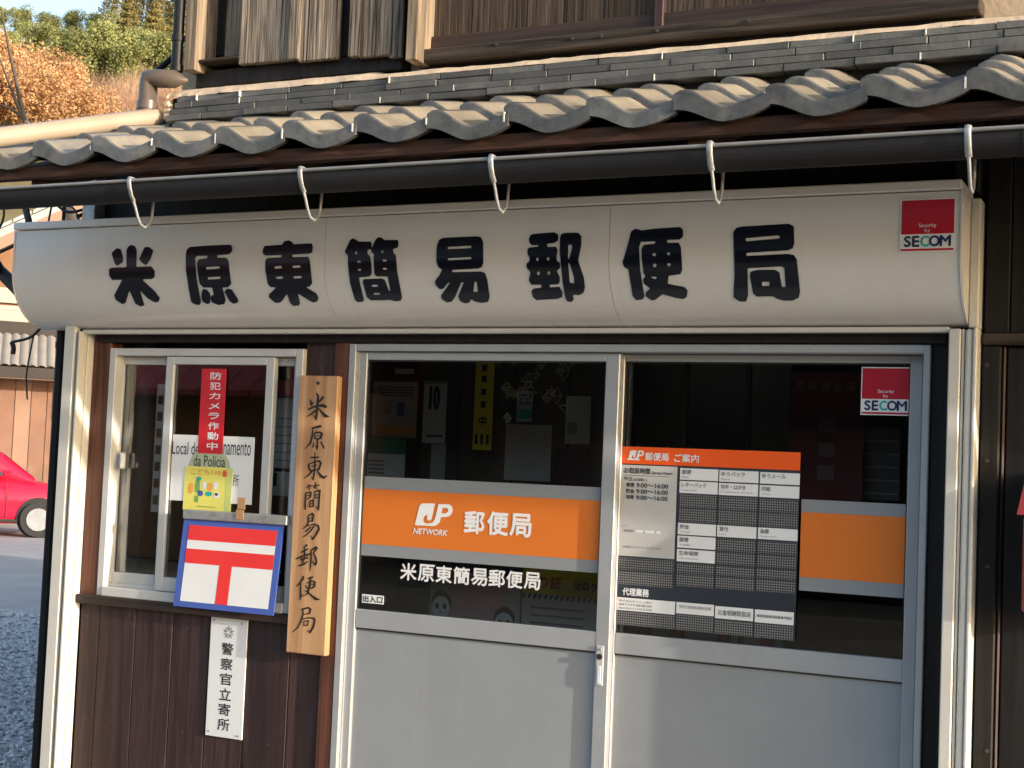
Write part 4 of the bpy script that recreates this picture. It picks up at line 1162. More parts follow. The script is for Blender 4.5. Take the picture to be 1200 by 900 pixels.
# service board
BY = GRr-.006
bx0, bxe = X(729, 523, BY), X(938.3, 532, BY)
bz1 = Z(729, 523, BY); bz0 = Z(723, 732, BY)
m, nt, N, L, b = nodes_of('perforated_film')
tcn = N.new('ShaderNodeTexCoord'); mpn = N.new('ShaderNodeMapping'); mpn.inputs['Rotation'].default_value = (0, math.radians(45), 0)
ck = N.new('ShaderNodeTexChecker'); ck.inputs['Scale'].default_value = 190; ck.inputs[1].default_value = (.012, .012, .013, 1); ck.inputs[2].default_value = (.20, .20, .20, 1)
L.new(tcn.outputs['Object'], mpn.inputs[0]); L.new(mpn.outputs[0], ck.inputs[0]); L.new(ck.outputs['Color'], b.inputs['Base Color']); b.inputs['Roughness'].default_value = .6
MAT['mesh'] = m
SBD = thing('service_board', ((bx0+bxe)/2, BY, bz0), 'dark information board with orange header and white cards on the right door glass', 'board')
q = MB(); q.box(bx0, bxe, BY-.0008, BY, bz0, bz1); q.build('backing', MAT['slate_print'], SBD)
hz0 = Z(729, 543, BY)
q = MB(); q.box(bx0, bxe, BY-.0022, BY-.0009, hz0, bz1); q.build('header', MAT['orange_hot'], SBD)
lg = [[(p[0]*.42, p[1]*.42) for p in a] for a in LOGO[0]]; lg2 = [[(p[0]*.42, p[1]*.42) for p in a] for a in LOGO[1]]
on_bd = lambda px, py: PN(px, py, np.full(len(px), BY-.0032))
glyph('logo', (731.5, 523.5), 16.36, lg, lg2, on_bd, MAT['white_print'], SBD, step=.25, blur=1)
q = MB(); c0, c1 = P(735, 538.2, BY-.003), P(749.5, 539, BY-.003); q.quad((c0[0], BY-.003, c0[2]-.002), (c1[0], BY-.003, c0[2]-.002), (c1[0], BY-.003, c0[2]+.002), (c0[0], BY-.003, c0[2]+.002)); q.build('underline', MAT['white_print'], SBD)
text_px('郵便局', 756, 783.5, 530, 539.5, BY-.003, MAT['white_print'], SBD, bold=.02)
text_px('ご案内', 790, 819, 531.5, 541.5, BY-.003, MAT['white_print'], SBD, bold=.02)
def card(xa, xb, ya, yb, mat, name='card'):
    """rows read at the card's own left edge"""
    x0_, x1_ = X(xa, ya, BY), X(xb, ya+.06*(xb-xa), BY)
    q = MB(); q.box(x0_, x1_, BY-.0022, BY-.0009, Z(xa, yb, BY), Z(xa, ya, BY)); return q.build(name, mat, SBD)
card(729, 794, 544.5, 651, MAT['paper_grey'], 'hours_card')
tp = lambda s, xl, xr, yt, yb, mat=MAT['print_black'], bold=.008: text_px(s, xl, xr, yt, yb, BY-.003, mat, SBD, bold=bold)
tp('お取扱時間', 731.5, 762, 547.5, 554.5, bold=.02); tp('Service Hours', 764, 788, 552, 555.8)
q = MB(); c0 = P(731, 556.5, BY-.003); q.quad((c0[0], BY-.003, c0[2]-.0008), (c0[0]+.15, BY-.003, c0[2]-.0008), (c0[0]+.15, BY-.003, c0[2]+.0008), (c0[0], BY-.003, c0[2]+.0008)); q.build('rule', MAT['print_grey'], SBD)
tp('平日', 731, 740.5, 558.5, 563.2); tp('(土日除く)', 742, 758.5, 560.0, 564.0)
for i, nm in enumerate(('郵便', '貯金', '保障')):
    yy = 565.2+7.2*i
    tp(nm, 734-.3*i, 743.5-.3*i, yy, yy+5.2, bold=.015); tp('9:00～16:00', 746-.3*i, 783-.3*i, yy+.7, yy+5.9, bold=.02)
tp('ただし、', 728.5, 736, 615, 617.4, MAT['print_grey'], 0)
for a_, c_ in ((731, 742), (745, 754), (756, 767), (769, 774)):
    c0, c1 = P(a_, 621.5+.065*(a_-731), BY-.003), P(c_, 621.5, BY-.003)
    q = MB(); q.quad((c0[0], BY-.003, c0[2]-.004), (c1[0], BY-.003, c0[2]-.004), (c1[0], BY-.003, c0[2]+.004), (c0[0], BY-.003, c0[2]+.004)); q.build('small_print', MAT['grey_film'] if a_ == 731 else MAT['paper'], SBD)
tp('お取扱いさせていただきます。', 730, 776, 638.8, 641.6, MAT['print_grey'], 0)
cols = [(797.5, 842), (843.5, 889.3), (891.2, 937.6)]
rows = {0: (548.5, 562), 1: (563.5, 577.5), 4: (612.5, 626), 5: (627.5, 641.5), 6: (643.2, 657.5)}
names = {(0, 0): '郵便', (1, 0): 'ゆうパック', (2, 0): 'ゆうメール', (0, 1): 'レターパック', (1, 1): '切手・はがき', (2, 1): '印紙', (0, 4): '貯金', (1, 4): '貸付', (2, 4): '為替', (0, 5): '振替', (0, 6): '生命保険'}
dy = [0, 2.3, 4.6]
ENG = {'郵便': 'Mail', 'ゆうパック': 'Parcel', 'レターパック': 'Letter Pack', '切手・はがき': 'Postage Stamps, Postcards', '印紙': 'Stamps', '貯金': 'Savings', '貸付': 'Loans', '為替': 'Money orders', '振替': 'Transfer', '生命保険': 'Life Insurance'}
for (ci, ri), nm in names.items():
    a, c = cols[ci]; ya, yb = rows[ri]
    off = dy[ci]+(.018*(ya-548))*ci*.35
    sh = -.04*(ya-548)
    card(a+sh, c+sh, ya+off, yb+off, MAT['paper'])
    wdt = {2: 11, 4: 23, 5: 28, 6: 29}.get(len(nm), 25)
    tp(nm, a+sh+1.8, a+sh+1.8+wdt, ya+off+1.6, ya+off+7.2, MAT['print_grey'], .012)
    if nm in ENG: tp(ENG[nm], a+sh+1.8, a+sh+1.8+min(38, 1.55*len(ENG[nm])+1), ya+off+9.3, ya+off+11.6, MAT['grey_film'], 0)
def mesh_cell(xa, xb, ya, yb):
    card(xa, xb, ya, yb, MAT['mesh'], 'mesh_cell')
for ci, (a, c) in enumerate(cols):
    for ya, yb in ((579.5, 594), (596, 611)):
        sh = -.04*(ya-548); off = dy[ci]+.006*ci*(ya-548)
        mesh_cell(a+sh, c+sh, ya+off, yb+off)
    if ci:
        for ya, yb in ((628, 642), (643.5, 657.5)):
            sh = -.04*(ya-548); off = dy[ci]+.006*ci*(ya-548); mesh_cell(a+sh, c+sh, ya+off, yb+off)
for ci, (a, c) in enumerate([(729, 794)]+cols):
    for ya, yb in ((653, 667), (668.6, 684)) if ci == 0 else ((659.5, 670.5), (672, 686)):
        sh = -.04*(ya-548); off = 0 if ci == 0 else dy[ci-1]+.006*(ci-1)*(ya-548)
        mesh_cell(a+sh, c+sh, ya+off, yb+off)
tp('代理業務', 729.5, 760.5, 688.2, 697.5, MAT['white_print'], .03)
lows = [(723.5, 791.5, 699.5, 714.5), (793, 837, 705.3, 718.5), (838.5, 883, 710, 724.3), (885, 930.5, 714, 729)]
for i, (a, c, ya, yb) in enumerate(lows):
    card(a, c, ya, yb, MAT['paper'])
for yy, s_ in ((702, '株式会社ゆうちょ銀行'), (706.3, '銀行代理業務'), (710.5, '株式会社かんぽ生命保険')):
    tp(s_, 725.5, 764, yy, yy+2.8, MAT['print_grey'], 0)
tp('受託代理業務再委託店舗', 796, 833, 708.8, 712.6, MAT['print_grey'], 0)
tp('公金収納取扱店', 841, 880, 713.8, 720.5, MAT['print_grey'], .012)
tp('郵便局損害保険募集代理店', 887, 928.5, 719.6, 723.2, MAT['print_grey'], .01)
for i, (a, c, ya, yb) in enumerate(lows):
    mesh_cell(a-.5, c-.5, yb+1.5, (731, 737.6, 742, 746.4)[i])

# ------------------------------------------------------------------ things behind the glass
def paper(name, px0, px1, py0, py1, Y, mat, label, cat='poster'):
    x0, x1 = X(px0, (py0+py1)/2, Y), X(px1, (py0+py1)/2, Y)
    z1, z0 = Z(px0, py0, Y), Z(px0, py1, Y)
    q = MB(); q.box(x0, x1, Y-.002, Y, z0, z1)
    return q.build(name, mat, None, label, cat), x0, x1, z0, z1
def strip(o, x0, x1, z0, z1, u0, u1, v0, v1, Y, mat, name='print'):
    q = MB(); W_, H_ = x1-x0, z1-z0
    q.quad((x0+W_*u0, Y, z0+H_*v0), (x0+W_*u1, Y, z0+H_*v0), (x0+W_*u1, Y, z0+H_*v1), (x0+W_*u0, Y, z0+H_*v1)); q.build(name, mat, o)
Q = PY-.022
o, *R = paper('poster', 437, 489, 447, 512, Q, MAT['paper_grey'], 'pale poster with faint pictures inside the door glass, top left'); a = Q-.003
strip(o, *R, .25, .42, .42, .66, a, MAT['tape']); strip(o, *R, .55, .72, .40, .62, a, MAT['flag_blue']); strip(o, *R, .1, .95, .05, .22, a, MAT['orange_print'])
for k in range(4): strip(o, *R, .12, .9, .74+.05*k, .765+.05*k, a, MAT['print_grey'])
o, *R = paper('poster', 449, 490, 424, 444, Q, MAT['print_black'], 'small black poster above the pale one'); strip(o, *R, .35, .9, .3, .6, Q-.003, MAT['paper_grey'])
o, *R = paper('notice', 428, 475, 513, 560, Q-.06, MAT['paper'], 'white notice with dark green heading inside the left door'); strip(o, *R, 0, 1, .62, 1, Q-.063, MAT['dull_green'])
for k in range(4): strip(o, *R, .1, .5, .12+.1*k, .16+.1*k, Q-.063, MAT['print_grey'])
o, *R = paper('calendar', 496, 523, 448, 519, Q-.03, MAT['paper'], 'white calendar sheet with a big black 10', 'calendar'); W_, H_ = R[1]-R[0], R[3]-R[2]
text_rect('10', R[0]+W_*.25, R[0]+W_*.72, R[2]+H_*.54, R[2]+H_*.95, Q-.034, MAT['print_black'], o, bold=.03); strip(o, *R, -.02, 1.02, .97, 1.03, Q-.035, MAT['galv'])
strip(o, *R, .2, .9, .1, .14, Q-.034, MAT['print_grey'])
o, *R = paper('paper_strip', 505, 522, 520, 562, Q, MAT['paper_grey'], 'narrow paper strip hanging below the calendar', 'paper')
o, *R = paper('yellow_banner', 556, 578, 420, 527, Q-.04, MAT['banner'], 'long yellow hanging banner with black characters behind the glass', 'banner'); W_, H_ = R[1]-R[0], R[3]-R[2]
text_rect('中', R[0]+W_*.3, R[0]+W_*.7, R[2]+H_*.26, R[2]+H_*.37, Q-.044, MAT['print_black'], o, bold=.02)
for k, v in enumerate((.50, .64, .78, .9)): strip(o, *R, .36, .62, v-.04, v+.03, Q-.044, MAT['print_black'])
for u in (.12, .42, .72): strip(o, *R, u, u+.14, .06, .17, Q-.044, MAT['print_black'])
o, *R = paper('poster', 592, 646, 497, 562, Q, MAT['paper_grey'], 'grey paper with pink heading right of the yellow banner'); strip(o, *R, .02, .3, .9, .97, Q-.003, MAT['pink_print'])
o, *R = paper('poster', 606, 624, 458, 494, Q-.01, MAT['paper_grey'], 'small paper with two blue patches behind the straw mobile'); strip(o, *R, .1, .95, .55, .9, Q-.013, MAT['flag_blue']); strip(o, *R, .1, .95, .1, .4, Q-.013, MAT['teal'])
o, *R = paper('poster', 663, 692, 464, 520, Q, MAT['paper_grey'], 'pale sheet with a dark oval sketch near the meeting stile'); strip(o, *R, .1, .5, .2, .45, Q-.003, MAT['grey_film'])
o, *R = paper('black_screen', 650, 690, 524, 566, Q-.02, MAT['print_black'], 'black panel below the pale sheet inside the door', 'screen')
o, *R = paper('red_poster', 925, 1012, 436, 600, .75, MAT['dim_red'], 'dark red poster with pale characters inside the right door'); W_, H_ = R[1]-R[0], R[3]-R[2]
for k in range(5): strip(o, *R, .08+.17*k, .19+.17*k, .87, .93, .746, MAT['dim_pink'])
for v in (.58, .40, .24): strip(o, *R, .40, .62, v, v+.10, .746, MAT['dim_pink'])
o, *R = paper('shelf_papers', 1010, 1055, 500, 585, .85, MAT['print_grey'], 'dark stacked leaflets on a shelf at the right of the door', 'leaflets')
for k in range(5): strip(o, *R, .05, .95, .08+.18*k, .1+.18*k, .846, MAT['paper_grey'])
# posters below the band
o, *R = paper('face_poster', 504, 610, 668, 742, .42, MAT['paper_grey'], 'poster with two drawn faces low in the left door glass'); W_, H_ = R[1]-R[0], R[3]-R[2]
strip(o, *R, .22, .86, .0, 1, .416, MAT['pink_print'])
def face(u, v, s):
    cx, cz = R[0]+W_*u, R[2]+H_*v
    def ell(a, bb, dx, dz, y, mat, nm, n=18):
        q = MB(); q.add([(cx+dx+a*math.cos(2*math.pi*i/n), y, cz+dz+bb*math.sin(2*math.pi*i/n)) for i in range(n)], [tuple(range(n))]); q.build(nm, mat, o)
    ell(s*.95, s*1.02, 0, s*.25, .413, MAT['print_black'], 'hair'); ell(s*.82, s*.9, 0, -.08*s, .411, MAT['paper'], 'face')
    for d in (-.35, .35): ell(s*.17, s*.24, d*s, .0, .409, MAT['print_black'], 'eye')
    ell(s*.12, s*.05, 0, -.5*s, .409, MAT['red'], 'mouth')
face(.14, .45, .044); face(.84, .28, .044)
o, *R = paper('slip_poster', 612, 702, 665, 745, .40, MAT['paper_grey'], 'yellow topped poster with black hazard stripes low in the left door glass'); W_, H_ = R[1]-R[0], R[3]-R[2]
strip(o, *R, 0, 1, .64, 1, .396, MAT['banner'])
for k in range(14):
    q = MB(); xa = R[0]+W_*(.0+.072*k); q.quad((xa, .394, R[2]+H_*.565), (xa+W_*.035, .394, R[2]+H_*.565), (xa+W_*.058, .394, R[2]+H_*.635), (xa+W_*.023, .394, R[2]+H_*.635)); q.build('stripe', MAT['print_black'], o)
text_rect('り証', R[0]+W_*.24, R[0]+W_*.52, R[2]+H_*.72, R[2]+H_*.90, .394, MAT['red'], o, bold=.02)
text_rect('受取り', R[0]+W_*.68, R[0]+W_*.97, R[2]+H_*.73, R[2]+H_*.86, .394, MAT['print_black'], o, bold=.02)
for k in range(3): strip(o, *R, .12, .82, .2+.11*k, .23+.11*k, .394, MAT['print_grey'])
# red posts of a stand seen under the board
for i, px in enumerate((753, 792, 847, 898)):
    c = P(px, 735, .16); q = MB(); q.box(c[0]-.02, c[0]+.02, .16, .19, .1, c[2]+.045, .003)
    q.build('stand_post', MAT['red_dark'], None, ['leftmost', 'second', 'third', 'rightmost'][i]+' of four red stand posts showing under the information board', 'post', 'red stand posts behind the right door')
# straw mobiles
def straw_mobile(center, n, spread, label, seed):
    rs = random.Random(seed)
    q = MB()
    for _ in range(n):
        c = Vector(center)+Vector((rs.uniform(-spread, spread), rs.uniform(-.08, .08), rs.uniform(-.16, .06)))
        s = rs.uniform(.012, .030)
        rot = Matrix.Rotation(rs.uniform(0, 6), 3, 'Z')
        ring = [c+rot @ Vector((s*math.cos(a), s*math.sin(a), 0)) for a in (0, 1.571, 3.142, 4.712)]
        top, bot = c+Vector((0, 0, s*1.15)), c-Vector((0, 0, s*1.15))
        for i in range(4):
            for e in ((ring[i], ring[(i+1) % 4]), (ring[i], top), (ring[i], bot)): (rs.random() < .7) and q.tube(e, .0011, 4, False)
    q.tube([Vector(center)+Vector((0, 0, .05)), Vector(center)+Vector((0, 0, .4))], .0008, 4, False)
    q.build('straw_mobile', MAT['straw'], None, label, 'mobile')
straw_mobile(P(628, 438, .30), 26, .13, 'geometric straw mobile hanging behind the left door glass near the meeting stile', 3)
straw_mobile(P(438, 435, .30), 4, .04, 'small straw mobile in the top left corner of the door glass', 4)
# inside the window: duct and papers
q = MB(); c = P(165, 440, .22); q.tube([(c[0], .22, .3), (c[0]-.01, .22, 1.2), (c[0]+.02, .22, 1.45), (c[0], .22, 2.4)], .045, 12)
q.tube([(c[0]-.008, .22, 1.22), (c[0]-.008, .22, 1.25)], .052, 12)
q.build('duct', MAT['duct'], None, 'grey plastic duct standing inside the left window pane', 'duct')
q = MB(); q.box(-3.78, X(143, 600, .3), .3, .32, .1, 2.4); q.build('inner_jamb', MAT['redwood'], BL)
o, *R = paper('narrow_sign', 181, 191, 450, 600, .16, MAT['paper_grey'], 'narrow upright sign with black characters behind the window catch side', 'sign')
for k in range(7): strip(o, *R, .2, .8, .06+.13*k, .13+.13*k, .156, MAT['print_black'])
o, *R = paper('letter', 318, 349, 466, 548, .35, MAT['paper_grey'], 'dim printed letter behind the right window pane', 'paper')
for k in range(6): strip(o, *R, .1, .9, .1+.12*k, .115+.12*k, .346, MAT['print_grey'])
o, *R = paper('red_card', 318, 345, 446, 464, .36, MAT['red_dark'], 'dark red card above the dim letter in the window', 'card')
o, *R = paper('small_card', 311, 339, 552, 580, .25, MAT['paper'], 'small white card with black emblem at the window', 'card'); strip(o, *R, .15, .5, .4, .95, .246, MAT['print_black'])
# ------------------------------------------------------------------ red letter box on the right wall
lx = X(1193.5, 620, -.10)
LB = thing('letter_box', (lx+.16, -.06, Z(1196, 720, -.1)), 'red wall letter box at the right edge beside the dark boards', 'letter box')
redm = paint('letter_box_red', (.28, .032, .024), .4, .08, 6, .02, 40, dark=(.2, .03, .02), dark_amt=.3)
zt_, zb_ = Z(1196, 562, -.1), Z(1197, 718, -.1); zm = Z(1196, 603, -.1)
q = MB(); q.box(lx+.012, lx+.308, -.11, .018, zb_, zm-.002, .008); q.build('body', redm, LB)
q = MB(); q.add([(lx-.002, -.13, zm), (lx+.322, -.13, zm), (lx+.322, .018, zm), (lx-.002, .018, zm), (lx+.014, -.10, zt_), (lx+.306, -.10, zt_), (lx+.306, .018, zt_+.02), (lx+.014, .018, zt_+.02)],
                [(0, 3, 2, 1), (4, 5, 6, 7), (0, 1, 5, 4), (1, 2, 6, 5), (2, 3, 7, 6), (3, 0, 4, 7)]); q.build('hood', redm, LB)
q = MB(); q.box(lx+.05, lx+.27, -.114, -.1105, zm-.06, zm-.035, .001); q.build('slot', MAT['print_black'], LB)

# ------------------------------------------------------------------ cables at the left end of the signboard
def cable(pts, r, label, Y=.25):
    P3 = [Vector(P(px, py, Y+dy)) for px, py, dy in pts]
    # smooth through the points
    out = []
    for i in range(len(P3)-1):
        p0, p1, p2, p3 = P3[max(i-1, 0)], P3[i], P3[i+1], P3[min(i+2, len(P3)-1)]
        for k in range(6):
            t = k/6
            out.append(.5*((2*p1)+(p2-p0)*t+(2*p0-5*p1+4*p2-p3)*t*t+(3*p1-p0-3*p2+p3)*t**3))
    out.append(P3[-1])
    q = MB(); q.tube(out, r, 7)
    return q.build('cable', MAT['cable'], None, label, 'cable', 'black cables by the signboard')
cable([(28, 230, 0), (31, 248, 0), (34, 262, 0), (30, 275, .05)], .014, 'thick black cable dropping behind the top left corner of the signboard', .1)
cable([(-30, 215, .2), (-8, 232, 0), (4, 244, 0), (2, 262, 0), (-10, 280, 0)], .005, 'thin black cable looping at the left picture edge under the gutter')
cable([(50, 228, 0), (62, 236, 0), (78, 248, 0), (96, 246, .02), (108, 240, .05)], .006, 'black cable sagging just above the signboard rim', .06)
cable([(66, 228, 0), (60, 244, 0), (56, 266, 0)], .004, 'thin upright black cable left of the grey upper post', .06)
cable([(58, 232, 0), (70, 240, 0), (86, 244, 0), (94, 262, 0)], .004, 'thin crossing black cable beside the grey upper post', .05)
cable([(76, 229, 0), (75, 246, 0), (74, 266, 0)], .007, 'second upright black cable left of the grey upper post', .08)
cable([(-420, 60, 2.5), (-160, 215, .8), (-30, 292, 0), (0, 318, 0), (16, 334, 0), (34, 352, 0), (60, 372, .1)], .028, 'very thick black conduit slanting in behind the signboard', .35)
cable([(52, 376, 0), (46, 386, 0), (34, 396, 0), (14, 401, 0)], .006, 'black cable curling out from under the signboard end', .2)
cable([(40, 391, 0), (36, 410, 0), (31, 440, 0), (32, 468, 0)], .0035, 'thin loose cable end hanging under the signboard', .2)
cable([(14, 401, 0), (16, 408, 0), (15, 415, 0)], .010, 'short dark plug at the end of the curled cable', .2)

# ------------------------------------------------------------------ houses, car and yard to the left
AZ = math.radians(44.7)
def spot(az, r): return (float(-r*math.sin(az)), float(CAM[1]+r*math.cos(az)))
HX, HY = spot(AZ, 30.0)
pinkw = paint('pinkish_plaster', (.27, .165, .12), .9, .16, 1.2, .1, 30)
pinkw2 = paint('darker_siding', (.21, .115, .08), .9, .2, 2.5, .15, 30)
tanw = paint('tan_timber_wall', (.24, .125, .068), .85, .22, 1.5, .15, 20, stretch=(6, 6, 1))
whitew = paint('white_render', (.38, .35, .31), .85, .05, 2)
darkb = paint('dark_beam', (.035, .028, .024), .8, .1, 3)
slate = paint('pale_slate_tile', (.30, .32, .34), .7, .2, 4, .2, 20)
corr = paint('pale_corrugated_roof', (.25, .23, .21), .6, .14, 3, spec=.4)
HS = thing('two_storey_house', (HX, HY, 0), 'pinkish two storey house with tiled gable and corrugated lean-to seen past the left corner', 'building', rz=AZ)
HS.scale = (1.11, 1.11, 1.11)
def hb(name, mat, *boxes, parent=None):
    q = MB()
    for bx_ in boxes: q.box(*bx_)
    o = q.build(name, mat, parent or HS, local=True)
    return o
lw = hb('lower_wall', pinkw, (-6, 5, 0, 6, 0, 2.7))
for k in range(22):
    q = MB(); dd_ = random.uniform(.008, .03); q.box(-3.0+k*.27+.006, -3.0+(k+1)*.27-.006, -dd_, -.001, .25, 2.5, .004); q.build('siding_board', random.choice((pinkw, pinkw2)), HS, local=True)
uw = hb('upper_wall', tanw, (-1.5, 5, 1.6, 7, 2.7, 4.3))
q = MB(); q.poly_y([(-1.5, 4.301), (5, 4.301), (1.75, 6.2)], 1.6, 7); q.build('gable_wall', tanw, HS, local=True)
for s in (-1, 1):
    q = MB()
    a, c = ((-1.9, 4.25), (1.75, 6.38)) if s < 0 else ((1.75, 6.38), (5.4, 4.25))
    q.add([(a[0], .7, a[1]), (c[0], .7, c[1]), (c[0], 7.4, c[1]), (a[0], 7.4, a[1]), (a[0], .7, a[1]+.16), (c[0], .7, c[1]+.16), (c[0], 7.4, c[1]+.16), (a[0], 7.4, a[1]+.16)],
          [(0, 3, 2, 1), (4, 5, 6, 7), (0, 1, 5, 4), (1, 2, 6, 5), (2, 3, 7, 6), (3, 0, 4, 7)])
    rf = q.build('roof', slate, HS, local=True)
    n = 11
    for k in range(n):
        t0, t1 = k/n, (k+1)/n-.008
        q = MB(); pz = lambda t: a[1]+(c[1]-a[1])*t; pxx = lambda t: a[0]+(c[0]-a[0])*t
        q.add([(pxx(t0), .66, pz(t0)+.17), (pxx(t1), .66, pz(t1)+.17), (pxx(t1), .66, pz(t1)+.24), (pxx(t0), .66, pz(t0)+.24), (pxx(t0), 7.4, pz(t0)+.17), (pxx(t1), 7.4, pz(t1)+.17), (pxx(t1), 7.4, pz(t1)+.22), (pxx(t0), 7.4, pz(t0)+.22)],
              [(0, 1, 2, 3), (3, 2, 6, 7), (0, 3, 7, 4), (1, 5, 6, 2)])
        t_o = q.build('roof_tile', slate, HS, local=True)
    q = MB(); q.add([(a[0], .66, a[1]-.22), (c[0], .66, c[1]-.22), (c[0], .66, c[1]+.0), (a[0], .66, a[1]+.0), (a[0], .72, a[1]-.22), (c[0], .72, c[1]-.22), (c[0], .72, c[1]+.0), (a[0], .72, a[1]+.0)],
          [(0, 1, 2, 3), (7, 6, 5, 4), (0, 4, 5, 1), (3, 2, 6, 7)]); q.build('bargeboard', pinkw, HS, local=True)
hb('soffit_band', whitew, (-1.4, 4.9, 1.5, 1.59, 4.0, 4.28))
wn_ = hb('window', whitew, (-1.2, .12, 1.52, 1.66, 3.42, 3.95))
hb('pane', paint('house_window_glass', (.35, .38, .40), .15, .1, 2), (-1.1, .04, 1.49, 1.515, 3.48, 3.9), parent=wn_)
hb('balcony_beam', darkb, (-1.6, 4, .5, .75, 3.36, 3.58))
hb('balcony_floor', darkb, (-1.6, 4, .751, 1.59, 3.38, 3.46))
hb('railing', paint('thin_rail', (.35, .3, .26), .6, .1, 3), (-1.6, 4, .55, .6, 3.78, 3.81), (-2, -1.96, .55, .6, 3.58, 3.78), (-.6, -.56, .55, .6, 3.58, 3.78), (.5, .54, .55, .6, 3.58, 3.78))
# corrugated lean-to, each rib its own sheet
for k in range(30):
    xa = -2.4+k*.15
    q = MB(); pr = []
    for i in range(7):
        t = i/6; pr.append((xa+.15*t, .032*math.sin(math.pi*t)))
    vs = [(x, -.75, 2.72+h) for x, h in pr]+[(x, .48, 3.34+h) for x, h in pr]
    q.add(vs, [(i, i+1, 8+i, 7+i) for i in range(6)], True)
    q.build('roof_sheet', corr, HS, local=True)
hb('lean_to_gutter', darkb, (-4, 2, -.85, -.7, 2.52, 2.70))
hb('meter_panel', whitew, (.62, .80, -.05, -.005, 1.85, 2.4))

# compact car parked side-on
carred = paint('car_red', (.62, .012, .045), .22, .04, 3, spec=.6)
cglass = paint('car_glass', (.10, .13, .16), .08, .1, 2, spec=.6)
tyre = paint('tyre_rubber', (.02, .02, .02), .8, .1, 8)
rimm = paint('wheel_rim', (.50, .51, .53), .3, .1, 8, metal=.6)
CX, CY = spot(math.radians(44.6), 25.6)
CARO = thing('parked_car', (CX, CY, 0), 'small red hatchback parked side-on behind the corner of the building', 'car', rz=math.radians(44.6))
CO = -2.72     # local x of the car's middle; its nose reaches x = +.. at the visible end
def loft(sections, name, mat, smooth=True):
    """sections: (x, list of (y, z)) rings of equal length"""
    q = MB(); n = len(sections[0][1])
    vs = [(x+CO+1.95, y, z) for x, ring in sections for y, z in ring]
    fs = [(i*n+k, i*n+(k+1) % n, (i+1)*n+(k+1) % n, (i+1)*n+k) for i in range(len(sections)-1) for k in range(n)]
    q.add(vs, fs, smooth)
    q.add([vs[k] for k in range(n)], [tuple(range(n))]); q.add([vs[-n+k] for k in range(n)], [tuple(reversed(range(n)))])
    o = q.build(name, mat, CARO, local=True)
    return fix_normals(o)
def ring(zb0, zt0, hw, r=.12):
    return [(.8-hw+r*.5, zb0), (.8-hw, zb0+r), (.8-hw-.01, (zb0+zt0)/2), (.8-hw+.04, zt0-r), (.8-hw+r+.05, zt0), (.8+hw-r-.05, zt0), (.8+hw-.04, zt0-r), (.8+hw+.01, (zb0+zt0)/2), (.8+hw, zb0+r), (.8+hw-r*.5, zb0)]
loft([(-1.80, ring(.34, .80, .62)), (-1.74, ring(.26, .95, .72)), (-1.4, ring(.22, .98, .76)), (-.6, ring(.2, .97, .78)), (.4, ring(.2, .94, .78)), (1.2, ring(.22, .90, .76)), (1.66, ring(.25, .80, .70)), (1.78, ring(.32, .66, .58))], 'body', carred)
loft([(-1.66, ring(.90, 1.02, .64, .04)), (-1.45, ring(.90, 1.40, .58, .1)), (-.9, ring(.90, 1.50, .58, .1)), (.0, ring(.90, 1.50, .58, .1)), (.55, ring(.90, 1.38, .58, .1)), (1.10, ring(.86, .96, .64, .04))], 'cabin', carred)
q = MB()
for xs_ in ([(-1.30, 1.0), (-1.25, 1.34), (-.55, 1.42), (-.55, 1.0)], [(-.48, 1.0), (-.48, 1.42), (.15, 1.40), (.62, 1.0)]):
    q.add([(x+CO+1.95, .8-.68-(0 if z < 1.1 else -.07), z) for x, z in xs_], [(0, 1, 2, 3)])
q.build('side_window', cglass, CARO, local=True)
q = MB(); q.add([(CO+1.95+x, y, z) for x, y, z in ((.60, .3, 1.39), (1.10, .22, 1.0), (1.10, 1.38, 1.0), (.60, 1.3, 1.39))], [(0, 1, 2, 3)]); q.build('windscreen', cglass, CARO, local=True)
for xw in (-1.15, 1.18):
    for yw in (.04, 1.56):
        q = MB(); q.tube([(xw+CO+1.95, yw-.1, .29), (xw+CO+1.95, yw+.1, .29)], .29, 22)
        wh = q.build('wheel', tyre, CARO, local=True)
        q = MB(); sg = -1 if yw < .8 else 1
        q.tube([(xw+CO+1.95, yw+sg*.101, .29), (xw+CO+1.95, yw+sg*.115, .29)], .19, 16); q.build('rim', rimm, CARO, local=True)
for xw in (-1.15, 1.18):
    q = MB(); q.tube([(xw+CO+1.95, .005, .31), (xw+CO+1.95, .06, .31)], .35, 22); q.build('wheel_arch', tyre, CARO, local=True)
q = MB()
for xg in (-.52, .66):
    q.box(CO+1.95+xg-.006, CO+1.95+xg+.006, .004, .012, .30, .96); q.build('door_gap', tyre, CARO, local=True); q = MB()
q.box(CO+1.95-.85, CO+1.95+.88, .000, .012, .235, .285)
q.build('sill_trim', tyre, CARO, local=True)
q = MB(); q.box(CO+1.95-.42, CO+1.95-.24, -.004, .014, .80, .84, .01); q.build('door_handle', carred, CARO, local=True)
q = MB(); q.box(CO+1.95+.58, CO+1.95+.74, -.12, .02, .98, 1.10, .03); q.build('mirror', carred, CARO, local=True)
q = MB(); q.box(CO+1.95+1.62, CO+1.95+1.74, .12, .36, .62, .74, .03); q.build('headlight', MAT['white'], CARO, local=True)

